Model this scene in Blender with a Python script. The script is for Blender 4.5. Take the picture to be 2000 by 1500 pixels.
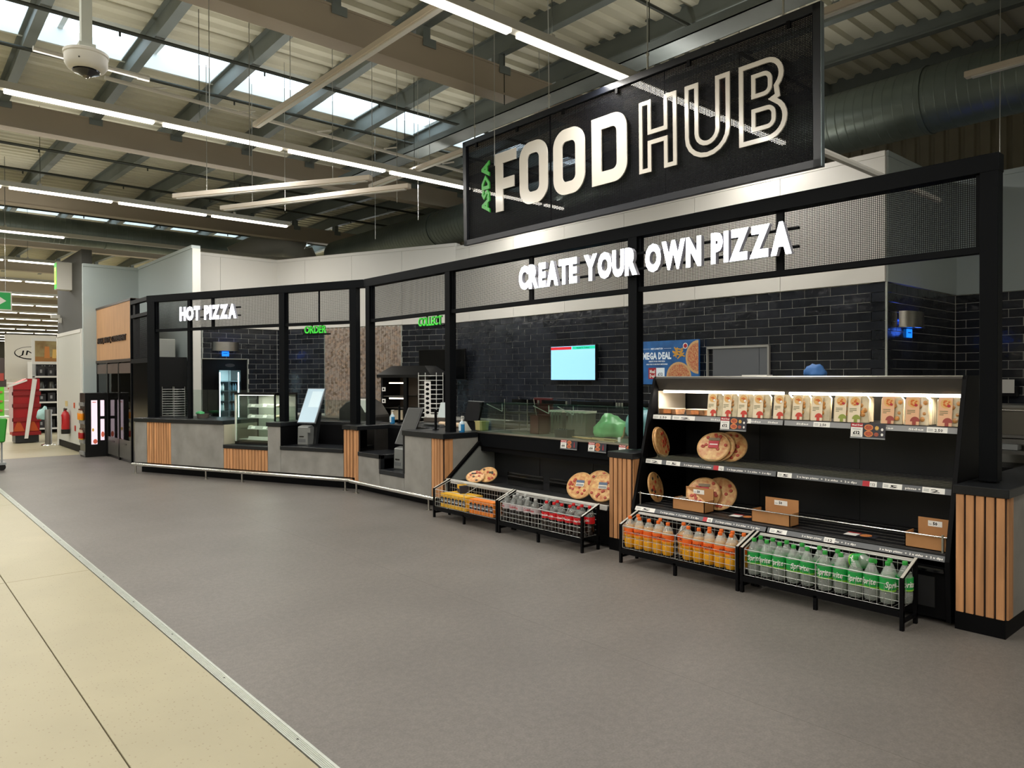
import bpy, bmesh, math, random
from mathutils import Matrix, Vector
random.seed(7)
SC = bpy.context.scene
COL = SC.collection
for o in list(bpy.data.objects): bpy.data.objects.remove(o)
R = math.radians
# ------------------------------------------------------------------ camera, world, lights, exposure
FPX, YAW, PITCH, ROLL = 1437.07, R(41.208), R(-0.5134), R(-0.1495)
CAMZ = 1.62
f_ = Vector((math.sin(YAW)*math.cos(PITCH), math.cos(YAW)*math.cos(PITCH), math.sin(PITCH)))
r_ = Vector((math.cos(YAW), -math.sin(YAW), 0)); u_ = r_.cross(f_)
r2 = r_*math.cos(ROLL)+u_*math.sin(ROLL); u2 = -r_*math.sin(ROLL)+u_*math.cos(ROLL)
cam = bpy.data.objects.new('camera', bpy.data.cameras.new('camera')); COL.objects.link(cam)
M = Matrix((r2, u2, -f_)).transposed().to_4x4(); M.translation = (0, 0, CAMZ)
cam.matrix_world = M; cam.data.sensor_width = 36; cam.data.lens = FPX/2000*36; cam.data.clip_end = 300
SC.camera = cam
W = bpy.data.worlds.new('sky'); SC.world = W; W.use_nodes = True
W.node_tree.nodes['Background'].inputs[0].default_value = (.93, .97, 1, 1)
W.node_tree.nodes['Background'].inputs[1].default_value = 4
SC.view_settings.view_transform = 'Standard'; SC.view_settings.look = 'None'
SC.view_settings.gamma = 1; SC.view_settings.use_curve_mapping = False
SC.view_settings.exposure = 0.0
def area(name, loc, sx, sy, power, col=(1, 1, 1), rot=(0, 0, 0)):
    l = bpy.data.lights.new(name, 'AREA'); l.shape = 'RECTANGLE'; l.size = sx; l.size_y = sy
    l.energy = power; l.color = col
    o = bpy.data.objects.new(name, l); COL.objects.link(o); o.location = loc; o.rotation_euler = rot
    return o
ROWS = [(-4.0, -9, 6.2), (0.4, -9, 6.2), (4.65, -9, 8.6), (8.92, -7, 10), (13.38, -7, 6.08), (17.4, -7, 3.1), (21.6, -4, 4.05)]
for y, x0, x1 in ROWS:
    area('row_lamp', ((x0+x1)/2, y, 4.40), x1-x0, .1, (23 if y > 2 else 15)*(x1-x0), (1, .965, .9))
    area('ceiling_fill', ((x0+x1)/2, y, 4.63), x1-x0, .08, 4.5*(x1-x0), (1, .965, .9), (math.pi, 0, 0))  # unseen upward fill lamps, added to brighten the roof deck
for y in (27, 34, 42, 52): area('far_row_lamp', (5, y, 4.35), 14, .1, 600, (1, .95, .86))
# ------------------------------------------------------------------ helpers
def lin(h):
    c = [int(h[i:i+2], 16)/255 for i in (0, 2, 4)]
    return tuple(v/12.92 if v <= .04045 else ((v+.055)/1.055)**2.4 for v in c)
MATS = {}
def mat(name, col='808080', rough=.5, metal=0, var=0, vscale=4, bump=0, bscale=60, emit=0, ecol=None, objvar=0, spec=.5,
        stretch=(1, 1, 1), detail=4, col2=None, alpha=1, coat=0):
    if name in MATS: return MATS[name]
    m = bpy.data.materials.new(name); m.use_nodes = True; MATS[name] = m
    nt = m.node_tree; b = nt.nodes['Principled BSDF']; c = lin(col)
    b.inputs['Base Color'].default_value = (*c, 1); b.inputs['Roughness'].default_value = rough
    b.inputs['Metallic'].default_value = metal; b.inputs['Specular IOR Level'].default_value = spec
    if coat: b.inputs['Coat Weight'].default_value = coat; b.inputs['Coat Roughness'].default_value = .08
    if alpha < 1: b.inputs['Alpha'].default_value = alpha
    if emit:
        b.inputs['Emission Color'].default_value = (*lin(ecol or col), 1); b.inputs['Emission Strength'].default_value = emit
    N = nt.nodes.new; L = nt.links.new
    if var or bump or objvar:
        tc = N('ShaderNodeTexCoord'); mp = N('ShaderNodeMapping'); mp.inputs['Scale'].default_value = stretch
        L(tc.outputs['Object'], mp.inputs[0])
        oi = N('ShaderNodeObjectInfo')
        ad = N('ShaderNodeVectorMath'); ad.operation = 'MULTIPLY_ADD'
        cmb = N('ShaderNodeCombineXYZ')
        for i in range(3): L(oi.outputs['Random'], cmb.inputs[i])
        L(cmb.outputs[0], ad.inputs[0]); ad.inputs[1].default_value = (17, 31, 13); L(mp.outputs[0], ad.inputs[2])
    if var or objvar or col2:
        mx = N('ShaderNodeMix'); mx.data_type = 'RGBA'
        c2 = lin(col2) if col2 else tuple(v*(1-var) for v in c)
        c1 = c if col2 else tuple(min(1, v*(1+var*.6)) for v in c)
        mx.inputs[6].default_value = (*c1, 1); mx.inputs[7].default_value = (*c2, 1)
        if var:
            nz = N('ShaderNodeTexNoise'); nz.inputs['Scale'].default_value = vscale; nz.inputs['Detail'].default_value = detail
            L(ad.outputs[0], nz.inputs['Vector'])
            rp = N('ShaderNodeMapRange'); rp.inputs[1].default_value = .3; rp.inputs[2].default_value = .7
            L(nz.outputs['Fac'], rp.inputs[0]); L(rp.outputs[0], mx.inputs[0])
        elif col2: L(oi.outputs['Random'], mx.inputs[0])
        else: mx.inputs[0].default_value = 0
        out = mx.outputs[2]
        if objvar:
            hs = N('ShaderNodeHueSaturation'); mr = N('ShaderNodeMapRange')
            mr.inputs[3].default_value = 1-objvar; mr.inputs[4].default_value = 1+objvar
            L(oi.outputs['Random'], mr.inputs[0]); L(mr.outputs[0], hs.inputs['Value']); L(out, hs.inputs['Color']); out = hs.outputs[0]
        L(out, b.inputs['Base Color'])
    if bump:
        n2 = N('ShaderNodeTexNoise'); n2.inputs['Scale'].default_value = bscale; n2.inputs['Detail'].default_value = 3
        L(ad.outputs[0], n2.inputs['Vector'])
        bp = N('ShaderNodeBump'); bp.inputs['Strength'].default_value = bump; bp.inputs['Distance'].default_value = .02
        L(n2.outputs['Fac'], bp.inputs['Height']); L(bp.outputs[0], b.inputs['Normal'])
    return m
def glassmat(name, col='ffffff', tint=.9, refl=.12, rough=.03):
    if name in MATS: return MATS[name]
    m = bpy.data.materials.new(name); m.use_nodes = True; MATS[name] = m
    nt = m.node_tree; nt.nodes.remove(nt.nodes['Principled BSDF']); N = nt.nodes.new; L = nt.links.new
    t = N('ShaderNodeBsdfTransparent'); t.inputs[0].default_value = (*[v*tint for v in lin(col)], 1)
    g = N('ShaderNodeBsdfGlossy'); g.inputs['Roughness'].default_value = rough; g.inputs[0].default_value = (1, 1, 1, 1)
    lw = N('ShaderNodeLayerWeight'); lw.inputs[0].default_value = .35
    ml = N('ShaderNodeMapRange'); ml.inputs[3].default_value = refl*.35; ml.inputs[4].default_value = min(1, refl*4)
    L(lw.outputs['Fresnel'], ml.inputs[0])
    x = N('ShaderNodeMixShader'); L(ml.outputs[0], x.inputs[0]); L(t.outputs[0], x.inputs[1]); L(g.outputs[0], x.inputs[2])
    L(x.outputs[0], nt.nodes['Material Output'].inputs[0]); return m
class MB:
    def __init__(s): s.v = []; s.f = []; s.m = []; s.mats = []
    def mi(s, m):
        if m not in s.mats: s.mats.append(m)
        return s.mats.index(m)
    def add(s, vs, fs, m=None, T=None):
        k = len(s.v); s.v += [tuple(T @ Vector(v)) if T else tuple(v) for v in vs]
        i = s.mi(m) if m else 0
        for f in fs: s.f.append(tuple(k+j for j in f)); s.m.append(i)
        return s
    def box(s, a, b, m=None, T=None):
        x0, x1 = sorted((a[0], b[0])); y0, y1 = sorted((a[1], b[1])); z0, z1 = sorted((a[2], b[2]))
        return s.add([(x0,y0,z0),(x1,y0,z0),(x1,y1,z0),(x0,y1,z0),(x0,y0,z1),(x1,y0,z1),(x1,y1,z1),(x0,y1,z1)],
            [(0,3,2,1),(4,5,6,7),(0,1,5,4),(1,2,6,5),(2,3,7,6),(3,0,4,7)], m, T)
    def prism(s, poly, a, b, ax=1, m=None, T=None):
        """poly in the two other axes (ax=1: (x,z) extruded in y; ax=0: (y,z) in x; ax=2: (x,y) in z)"""
        n = len(poly)
        mk = {0: lambda p, h: (h, p[0], p[1]), 1: lambda p, h: (p[0], h, p[1]), 2: lambda p, h: (p[0], p[1], h)}[ax]
        vs = [mk(p, a) for p in poly]+[mk(p, b) for p in poly]
        fs = [tuple(range(n-1, -1, -1)), tuple(range(n, 2*n))]+[(i, (i+1) % n, n+(i+1) % n, n+i) for i in range(n)]
        return s.add(vs, fs, m, T)
    def lathe(s, prof, n=12, m=None, T=None, seg=None):
        """profile (r,z) around z; seg: list of material per profile span"""
        k = len(prof); vs = []
        for r, z in prof:
            for j in range(n): a = 2*math.pi*j/n; vs.append((r*math.cos(a), r*math.sin(a), z))
        for i in range(k-1):
            fs = [(i*n+j, i*n+(j+1) % n, (i+1)*n+(j+1) % n, (i+1)*n+j) for j in range(n)]
            s.add(vs if i == 0 else [], [], m, T) if i == 0 else None
            base = len(s.v)-len(vs); idx = s.mi(seg[i] if seg else m) if (seg or m) else 0
            for f in fs: s.f.append(tuple(base+q for q in f)); s.m.append(idx)
        base = len(s.v)-len(vs)
        if prof[0][0] > 1e-4: s.f.append(tuple(base+j for j in range(n-1, -1, -1))); s.m.append(s.mi(seg[0] if seg else m) if (seg or m) else 0)
        if prof[-1][0] > 1e-4: s.f.append(tuple(base+(k-1)*n+j for j in range(n))); s.m.append(s.mi(seg[-1] if seg else m) if (seg or m) else 0)
        return s
    def cyl(s, p, q, r, n=8, m=None, r2=None):
        p = Vector(p); q = Vector(q); d = q-p; T = Matrix.Translation(p) @ d.to_track_quat('Z', 'Y').to_matrix().to_4x4()
        return s.lathe([(r, 0), (r if r2 is None else r2, d.length)], n, m, T)
    def tube(s, pts, r, n=6, m=None):
        for a, b in zip(pts, pts[1:]): s.cyl(a, b, r, n, m)
        return s
    def ball(s, c, r, m=None, n=10, k=6, sc=(1, 1, 1), T=None):
        prof = [(r*math.sin(math.pi*i/k), -r*math.cos(math.pi*i/k)) for i in range(k+1)]
        prof[0] = (0, -r); prof[-1] = (0, r)
        TT = Matrix.Translation(c) @ Matrix.Diagonal((*sc, 1))
        return s.lathe(prof, n, m, T @ TT if T else TT)
    def mesh(s, name, mats=None, smooth=False, bevel=0, segs=1):
        me = bpy.data.meshes.new(name); me.from_pydata(s.v, [], s.f); 
        for m in (mats if mats else s.mats): me.materials.append(m)
        if len(s.mats) > 1:
            me.polygons.foreach_set('material_index', s.m)
        if bevel:
            bm = bmesh.new(); bm.from_mesh(me); bmesh.ops.bevel(bm, geom=bm.edges[:], offset=bevel, segments=segs, affect='EDGES', clamp_overlap=True); bm.to_mesh(me); bm.free()
        if smooth:
            me.polygons.foreach_set('use_smooth', [True]*len(me.polygons)); me.set_sharp_from_angle(angle=R(40))
        me.update(); return me
    def obj(s, name, m=None, parent=None, loc=(0, 0, 0), rot=(0, 0, 0), smooth=False, bevel=0, stuff=False, segs=1):
        return place(s.mesh(name, [m] if m and not isinstance(m, list) else m, smooth, bevel, segs), name, parent, loc, rot, stuff)
def place(me, name, parent=None, loc=(0, 0, 0), rot=(0, 0, 0), stuff=False):
    o = bpy.data.objects.new(name, me); COL.objects.link(o); o.parent = parent; o.location = loc; o.rotation_euler = rot
    if stuff: o['kind'] = 'stuff'
    return o
def box(name, a, b, m, parent=None, bevel=0, loc=(0, 0, 0), rot=(0, 0, 0), stuff=False):
    return MB().box(a, b).obj(name, m, parent, loc, rot, bevel=bevel, stuff=stuff)
def tag(o, label, cat, group=None):
    o['label'] = label; o['category'] = cat
    if group: o['group'] = group
    return o
def thing(name, label, cat, loc=(0, 0, 0), rz=0, group=None, rot=None):
    o = bpy.data.objects.new(name, None); COL.objects.link(o); o.location = loc; o.rotation_euler = rot or (0, 0, rz); o.empty_display_size = .1
    return tag(o, label, cat, group)
def struct(o): o['kind'] = 'structure'; return o
def sroot(name, loc=(0, 0, 0), rz=0):
    o = bpy.data.objects.new(name, None); COL.objects.link(o); o.location = loc; o.rotation_euler = (0, 0, rz); return struct(o)
def dup(root, loc, rz=None, label=None, rot=None):
    c = root.copy(); COL.objects.link(c); c.location = loc
    if rz is not None: c.rotation_euler = (0, 0, rz)
    if rot is not None: c.rotation_euler = rot
    if label: c['label'] = label
    for ch in list(root.children):
        d = ch.copy(); COL.objects.link(d); d.parent = c
        for g in list(ch.children):
            e = g.copy(); COL.objects.link(e); e.parent = d
    return c
# facing: text/flat art stands on a plane; local x = reading direction, local y = up, local z = out of the plane
FRONT = Matrix(((0, 0, -1), (-1, 0, 0), (0, 1, 0)))          # plane facing -X, reads towards -Y
SIDE = Matrix(((1, 0, 0), (0, 0, -1), (0, 1, 0)))            # plane facing -Y, reads towards +X
UPF = Matrix(((0, 1, 0), (-1, 0, 0), (0, 0, 1)))
def tf(F, pos): T = F.to_4x4(); T.translation = pos; return T
def tilt(F, a): return F @ Matrix.Rotation(a, 3, 'X')
_tc = {}
def textmesh(body, bold=0, ext=0, res=2):
    k = (body, bold, ext, res)
    if k not in _tc:
        cu = bpy.data.curves.new('text', 'FONT'); cu.body = body; cu.resolution_u = res; cu.offset = bold; cu.extrude = ext
        o = bpy.data.objects.new('text', cu); COL.objects.link(o); bpy.context.view_layer.update()
        me = o.to_mesh(); vs = [v.co[:] for v in me.vertices]; fs = [tuple(p.vertices) for p in me.polygons]
        o.to_mesh_clear(); bpy.data.objects.remove(o); bpy.data.curves.remove(cu); _tc[k] = (vs, fs)
    return _tc[k]
def txt(mb, body, x, y, h, w=None, m=None, T=None, bold=0, ext=0, res=1, z=.0006, slant=0):
    """letters with lower-left at (x,y), cap height h, fitted to width w"""
    vs, fs = textmesh(body, bold, ext, res)
    if not vs: return 0
    x0 = min(v[0] for v in vs); x1 = max(v[0] for v in vs); s = h/.73
    sx = w/(x1-x0) if w else s
    mb.add([(x+(v[0]-x0)*sx+slant*v[1]*s, y+v[1]*s, z+v[2]) for v in vs], fs, m, T)
    return (x1-x0)*sx
def quad(mb, x0, y0, x1, y1, m, T, z=.0004): mb.add([(x0,y0,z),(x1,y0,z),(x1,y1,z),(x0,y1,z)], [(0,1,2,3)], m, T)
def disc(mb, cx, cy, rx, ry, m, T, z=.0008, n=14, a0=0, a1=2*math.pi):
    full = abs(a1-a0-2*math.pi) < 1e-6; k = n if full else n+1
    mb.add([(cx+rx*math.cos(a0+(a1-a0)*i/n), cy+ry*math.sin(a0+(a1-a0)*i/n), z) for i in range(k)], [tuple(range(k))], m, T)
TH = R(22.5); JX, JY = 5.47, 9.555
def AL(n, s, z=0): return (JX+n*math.cos(TH)-s*math.sin(TH), JY+n*math.sin(TH)+s*math.cos(TH), z)
# ------------------------------------------------------------------ materials
black = mat('black_powder_coat', '090b0e', .5, var=.15, vscale=3, spec=.08)
blackm = mat('black_laminate', '09090b', .5, var=.2, vscale=5, spec=.1)
blackg = mat('black_gloss', '060608', .15)
worktop = mat('black_stone_worktop', '15171a', .35, var=.3, vscale=40, spec=.4)
conc = mat('concrete_laminate', '8b8882', .55, var=.24, vscale=3.5, bump=.05, bscale=20, detail=8)
wood = mat('larch_wood', 'c08a5c', .55, var=.28, vscale=3, bump=.08, bscale=30, objvar=.13, stretch=(9, 9, .7), detail=5)
woodp = mat('wood_panel', 'bb9068', .6, var=.14, vscale=3, stretch=(7, 7, .6))
white = mat('white_cladding', 'd4d1ca', .45, var=.02, vscale=1)
bluew = mat('pale_blue_paint', 'abb6b6', .5, var=.02, vscale=1)
darkg = mat('dark_grey_paint', '4a4a46', .7, var=.05, vscale=1)
steel = mat('brushed_steel', 'b9b6ae', .3, 1, var=.1, vscale=8, stretch=(1, 1, 12))
chrome = mat('polished_rail', 'd8d6d0', .22, 1)
alu = mat('aluminium_strip', 'b8bcb4', .4, .7, var=.08, vscale=30)
whitep = mat('white_paint', 'd9d7d0', .5)
greyp = mat('grey_plastic', '8d9090', .5)
paper = mat('white_paper', 'eceae4', .7)
wire = mat('zinc_wire', 'b3b4b0', .35, .6)
lamp = mat('lamp_diffuser', 'ffffff', .5, emit=5.5, ecol='fff6e6')
lamphs = mat('lamp_housing', 'b9b8b0', .5)
red = mat('red_print', 'b3202c', .5); navy = mat('navy_print', '1d2430', .5)
strip_g = mat('strip_grey', '5c5e61', .5)
orange = mat('orange_print', 'd9864a', .6, var=.3, vscale=90)
# ------------------------------------------------------------------ floor
def terrazzo():
    m = mat('cream_terrazzo', '9e967b', .42, var=.06, vscale=2, spec=.35); nt = m.node_tree; N = nt.nodes.new; L = nt.links.new
    b = nt.nodes['Principled BSDF']; src = b.inputs['Base Color'].links[0].from_socket
    tc = N('ShaderNodeTexCoord'); v = N('ShaderNodeTexVoronoi'); v.inputs['Scale'].default_value = 55
    L(tc.outputs['Object'], v.inputs['Vector'])
    mr = N('ShaderNodeMapRange'); mr.inputs[1].default_value = .16; mr.inputs[2].default_value = .24; L(v.outputs['Distance'], mr.inputs[0])
    sp = N('ShaderNodeSeparateColor'); L(v.outputs['Color'], sp.inputs[0])
    gt = N('ShaderNodeMath'); gt.operation = 'GREATER_THAN'; gt.inputs[1].default_value = .62; L(sp.outputs[0], gt.inputs[0])
    iv = N('ShaderNodeMath'); iv.operation = 'SUBTRACT'; iv.inputs[0].default_value = 1; L(mr.outputs[0], iv.inputs[1])
    mu = N('ShaderNodeMath'); mu.operation = 'MULTIPLY'; L(gt.outputs[0], mu.inputs[0]); L(iv.outputs[0], mu.inputs[1])
    m2 = N('ShaderNodeMath'); m2.operation = 'MULTIPLY'; m2.inputs[1].default_value = .8; L(mu.outputs[0], m2.inputs[0])
    mx = N('ShaderNodeMix'); mx.data_type = 'RGBA'; L(m2.outputs[0], mx.inputs[0]); L(src, mx.inputs[6]); mx.inputs[7].default_value = (*lin('7d7058'), 1)
    L(mx.outputs[2], b.inputs['Base Color']); return m
terr = terrazzo()
def vinylmat():
    m = mat('grey_safety_vinyl', '66615c', .48, var=.12, vscale=1.6, detail=8, bump=.03, bscale=250); nt = m.node_tree; N = nt.nodes.new; L = nt.links.new
    b = nt.nodes['Principled BSDF']; src = b.inputs['Base Color'].links[0].from_socket
    tc = N('ShaderNodeTexCoord'); out = src
    for sc, amt, lo in ((26, .09, .91), (95, .13, .88)):
        n = N('ShaderNodeTexNoise'); n.inputs['Scale'].default_value = sc; n.inputs['Detail'].default_value = 3; L(tc.outputs['Object'], n.inputs['Vector'])
        mr = N('ShaderNodeMapRange'); mr.inputs[1].default_value = .35; mr.inputs[2].default_value = .65; mr.inputs[3].default_value = lo; mr.inputs[4].default_value = lo+amt*2
        L(n.outputs['Fac'], mr.inputs[0]); hs = N('ShaderNodeHueSaturation'); L(mr.outputs[0], hs.inputs['Value']); L(out, hs.inputs['Color']); out = hs.outputs[0]
    L(out, b.inputs['Base Color']); return m
fl = sroot('floor')
box('subfloor', (-16, -6, -.06), (16, 78, -.012), mat('floor_grout', '3a352c', .8), fl)
box('vinyl_flooring', (1.46, -6, -.012), (13, 17.85, 0), vinylmat(), fl)
for i, (y0, y1) in enumerate(((-6, 2.9), (2.9, 10.9))): box('vinyl_seam', (3.3, y0+.0, -.0005), (3.302, y1, .0004), mat('seam', '5d5954', .6), fl)
ys = [-6, -1.57, 2.73, 7.03, 11.33, 15.63, 19.93]
for k in range(5):
    x1 = 1.4-.594*k; x0 = x1-.594+.006
    for a, b in zip(ys, ys[1:]): box('terrazzo_tile', (x0, a+.003, -.02), (x1, b-.003, 0), terr, fl, bevel=.0015)
box('terrazzo_slab', (-14, -6, -.02), (1.4-.594*5, 19.93, 0), terr, fl)
box('terrazzo_slab', (1.4, 17.86, -.02), (14, 19.93, 0), terr, fl); box('terrazzo_slab', (-14, 19.94, -.02), (16, 76, 0), terr, fl)
tr = sroot('trim_1')
mb = MB().box((1.405, -6, -.01), (1.462, 17.86, .003))
for i in range(5): mb.box((1.412+i*.0085, -6, .002), (1.416+i*.0085, 17.86, .0055))
mb.obj('threshold_strip', alu, tr)
for y in range(-2, 18): MB().lathe([(0, .006), (.005, .006), (.006, .003)], 8).obj('screw', mat('screw', '3b3a36', .5, .8), tr, (1.434, y*.9+3.1, 0))
# ------------------------------------------------------------------ roof
def zd(y):
    p = ((y-7.2) % 11)/5.5
    return 6.0-.19*(p if p < 1 else 2-p)
deckm = mat('roof_deck_steel', 'c9c6b2', .6, var=.08, vscale=.6)
girdm = mat('girder_paint', '9c907e', .6, var=.06, vscale=1)
purlm = mat('purlin_paint', '6f7673', .55, .2, var=.1, vscale=2)
ce = sroot('ceiling')
def deck(y0, y1, rib=.25):
    mb = MB(); vs = []; y = y0
    while y < y1-1e-6:
        for dy, dz in ((0, 0), (.10, 0), (.13, .05), (.22, .05)):
            yy = min(y+dy*rib/.25, y1); vs.append((yy, zd(yy)+dz))
        y += rib
    vs.append((y1, zd(y1)))
    n = len(vs); mb.add([(-15, a, b) for a, b in vs]+[(16, a, b) for a, b in vs], [(i, i+1, n+i+1, n+i) for i in range(n-1)])
    mb.obj('roof_deck', deckm, ce)
SKY = [(9.95, 10.85), (21.45, 22.15)]
deck(-6, 9.95); deck(10.85, 21.45); deck(22.15, 34)
box('roof_deck', (-15, 34, 5.95), (16, 78, 6.05), deckm, ce)
upst = mat('skylight_upstand', 'dfe6e6', .5)
skyg = glassmat('skylight_glazing', 'f4fbff', 1, .05)
for j, (a, b) in enumerate(SKY):
    za, zb = zd(a), zd(b); nx = 28
    for yy, zz in ((a, za), (b, zb)): box('skylight_upstand', (-15, yy-.02, zz-.02), (16, yy+.02, zz+.2), upst, ce)
    for i in range(nx):
        x = -14.9+i*1.12
        box('skylight_pane', (x, a, za+.18), (x+1.06, b, za+.186), skyg, ce)
        box('skylight_bar', (x+1.06, a, za+.16), (x+1.12, b, za+.21), upst, ce)
def purlin(x, y0, y1):
    mb = MB(); ys = [y0]+[v for v in (7.2, 12.7, 18.2, 23.7, 29.2) if y0 < v < y1]+[y1]
    for a, b in zip(ys, ys[1:]):
        za, zb = zd(a)+.0, zd(b)+.0
        for w0, w1, t0, t1 in ((-.055, .055, -.28, -.262), (-.008, .008, -.262, -.018), (-.055, .055, -.018, 0)):
            mb.add([(x+w0,a,za+t0),(x+w1,a,za+t0),(x+w1,b,zb+t0),(x+w0,b,zb+t0),(x+w0,a,za+t1),(x+w1,a,za+t1),(x+w1,b,zb+t1),(x+w0,b,zb+t1)],
                   [(0,3,2,1),(4,5,6,7),(0,1,5,4),(1,2,6,5),(2,3,7,6),(3,0,4,7)])
    mb.obj('purlin', purlm, ce)
for k in range(-7, 13): purlin(1.48+1.155*k, -5, 33)
def girder(y, z=5.2, top=5.56, x0=-14, x1=15.5, w=.25):
    MB().box((x0, y, z), (x1, y+w, z+.025)).box((x0, y+w/2-.012, z+.025), (x1, y+w/2+.012, top)).box((x0, y, top-.025), (x1, y+w, top)) \
        .box((x0, y+.012, z+.02), (x1, y+.02, top-.02)).obj('girder', girdm, ce)
    mb = MB()
    for k in range(-7, 13):
        x = 1.48+1.155*k; mb.box((x-.05, y+.05, top-.03), (x+.05, y+w-.05, zd(y)-.26)); mb.box((x-.09, y-.01, top-.1), (x+.09, y+.0, top))
    mb.obj('girder_cleats', purlm, ce, stuff=True)
for y in (-4.2, 1.6, 7.09, 12.57, 18.05, 23.6, 29.1): girder(y)
for y in (38, 47, 56, 65): box('girder', (-14, y, 5.2), (15.5, y+.3, 5.95), girdm, ce)
pip = mat('dark_pipe', '33362f', .5, .5)
for y, z in ((5.0, 5.62), (9.3, 5.6), (10.35, 5.52), (11.9, 5.52), (14.6, 5.5), (16.3, 5.5), (19.9, 5.5)):
    mb = MB().cyl((-14, y, z), (15, y, z), .024, 8)
    for k in range(14): mb.cyl((-8+1.7*k, y, z), (-8+1.7*k, y, z-.07), .012, 6)
    mb.obj('sprinkler_pipe', pip, ce)
# ------------------------------------------------------------------ walls
rear = mat('rear_cladding', 'a09a8a', .7, var=.05)
wr = sroot('wall_rear')
mb = MB(); n = 130; pts = []
for i in range(n): pts += [(-6+i*.2, 12.0), (-6+i*.2+.12, 12.0), (-6+i*.2+.14, 12.03), (-6+i*.2+.18, 12.03)]
k = len(pts); mb.add([(x, y, 0) for y, x in pts]+[(x, y, 6.4) for y, x in pts], [(i, i+1, k+i+1, k+i) for i in range(k-1)])
mb.obj('profiled_sheet', rear, wr)
wf = sroot('wall_far'); box('wall_panel', (-15, 74, 0), (16, 74.2, 6.4), mat('far_wall', 'a8a69c', .8), wf)
wn = sroot('wall_near'); box('wall_panel', (-15, -6.2, 0), (16, -6, 6.4), mat('far_wall'), wn)
wsd = sroot('wall_side'); box('wall_panel', (-15.2, -6, 0), (-15, 74, 6.4), mat('far_wall'), wsd); box('wall_panel', (16, 30, 0), (16.2, 74, 6.4), mat('far_wall'), wsd)
tilem = mat('dark_glazed_tile', '22252b', .16, var=.35, vscale=3, bump=.35, bscale=7, objvar=.35, spec=.5)
# a few warmer tiles
groutm = mat('tile_grout', 'cfcec6', .85)
_tile = {}
def tilemesh(w, h=.1):
    k = (round(w, 3), round(h, 3))
    if k not in _tile: _tile[k] = MB().box((-.006, 0, 0), (.001, w, h)).mesh('brick', [tilem], bevel=.0015)
    return _tile[k]
def tiles(root, y0, y1, z0, z1, F='X', base=0, holes=(), first='low', phase=0, limit=290):
    """half-bond tiles on the plane local x=base facing -x, y from y0 to y1"""
    L = []; row = 0; z = z1
    while z-.103 > z0-.05:
        zb = max(z-.1, z0); y = y0-(.1515 if (row+phase) % 2 else 0)
        while y < y1:
            a, b = max(y, y0), min(y+.3, y1)
            if b-a > .02 and not any(a < hy1 and b > hy0 and zb < hz1 and z > hz0 for hy0, hy1, hz0, hz1 in holes): L.append((a, b, zb, z))
            elif b-a > .02:
                for hy0, hy1, hz0, hz1 in holes:
                    if a < hy1 and b > hy0 and zb < hz1 and z > hz0:
                        if hy0-a > .02: L.append((a, hy0, zb, z))
                        if b-hy1 > .02: L.append((hy1, b, zb, z))
            y += .303
        z -= .103; row += 1
    L.sort(key=lambda t: t[0] if first == 'low' else -t[0])
    rest = MB()
    for i, (a, b, c, d) in enumerate(L):
        if i < limit: place(tilemesh(b-a-.003, d-c-.002), 'brick', root, (base, a, c))
        else: rest.box((base-.006, a, c), (base+.001, b-.006, d))
    if rest.v: rest.obj('bricks', tilem, root, stuff=True)
def cladding(root, y0, y1, x, z0=2.635, z1=4.08, step=1.2, cap=True, m=None):
    y = y0
    while y < y1-.02:
        e = min(y+step, y1); box('cladding_panel', (x-.03, y, z0), (x+.1, e-.005, z1-.06), m or white, root); y = e
    if cap: box('cladding_cap', (x-.034, y0, z1-.058), (x+.12, y1, z1), m or white, root)
# main tiled wall behind the pizza counters
wk = sroot('wall_kitchen')
box('wall_core', (8.2, 3.3, 0), (8.4, 10.95, 4.02), groutm, wk)
cladding(wk, 3.29, 10.9, 8.2, z1=4.03)
tiles(wk, 3.29, 10.9, .9, 2.63, base=8.2)
box('corner_trim', (8.183, 3.27, .5), (8.2, 3.29, 2.635), alu, wk)
# short return wall at its right end
wt = sroot('wall_return', (8.2, 3.3, 0), R(90))
# local: x axis points +Y(world), y axis points -X(world) -> facing -x local = -Y world
box('wall_core', (0, -2.1, 0), (.15, 0, 4.02), groutm, wt)
cladding(wt, -2.1, 0, 0, z1=4.03, m=bluew)
tiles(wt, -2.1, -.01, .9, 2.63, base=0, first='high')
wg = sroot('wall_right')
box('wall_core', (10.3, -5, 0), (10.45, 3.3, 4.05), groutm, wg); cladding(wg, -5, 3.3, 10.3, z1=4.09, m=bluew)
tiles(wg, .6, 3.29, .9, 2.63, base=10.3, first='high')
# angled wall with mosaic behind the hot counter
wa = sroot('wall_angled', (JX, JY, 0), TH)
box('wall_core', (3.03, .20, 0), (3.2, 4.66, 4.09), groutm, wa); cladding(wa, .2, 4.63, 3.03, z1=4.1)
tiles(wa, .2, 1.42, .9, 2.63, base=3.03); tiles(wa, 3.315, 4.61, .9, 2.63, base=3.03)
mosm = [mat('mosaic_tile_'+c, h, .45) for c, h in (('sand', '9a8c80'), ('taupe', '86766a'), ('brown', '71604f'), ('copper', 'a08a78'))]
mb = MB(); hx = .052
for i in range(37):
    for j in range(38):
        cy = 1.45+i*hx*1.0; cz = .86+j*.047+(.0235 if i % 2 else 0)
        if cz > 2.6 or cy > 3.3: continue
        d = random.uniform(0, .012); m = mosm[random.choices((0, 1, 2, 3), (5, 4, 1, 3))[0]]
        a = .031; pr = [(cy+a*math.cos(R(60*q)), cz+.0265*math.sin(R(60*q))/.866) for q in range(6)]
        mb.prism(pr, 3.03-.008-d, 3.028, 0, m)
mb.obj('mosaic_tiles', None, wa, stuff=True)
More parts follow.
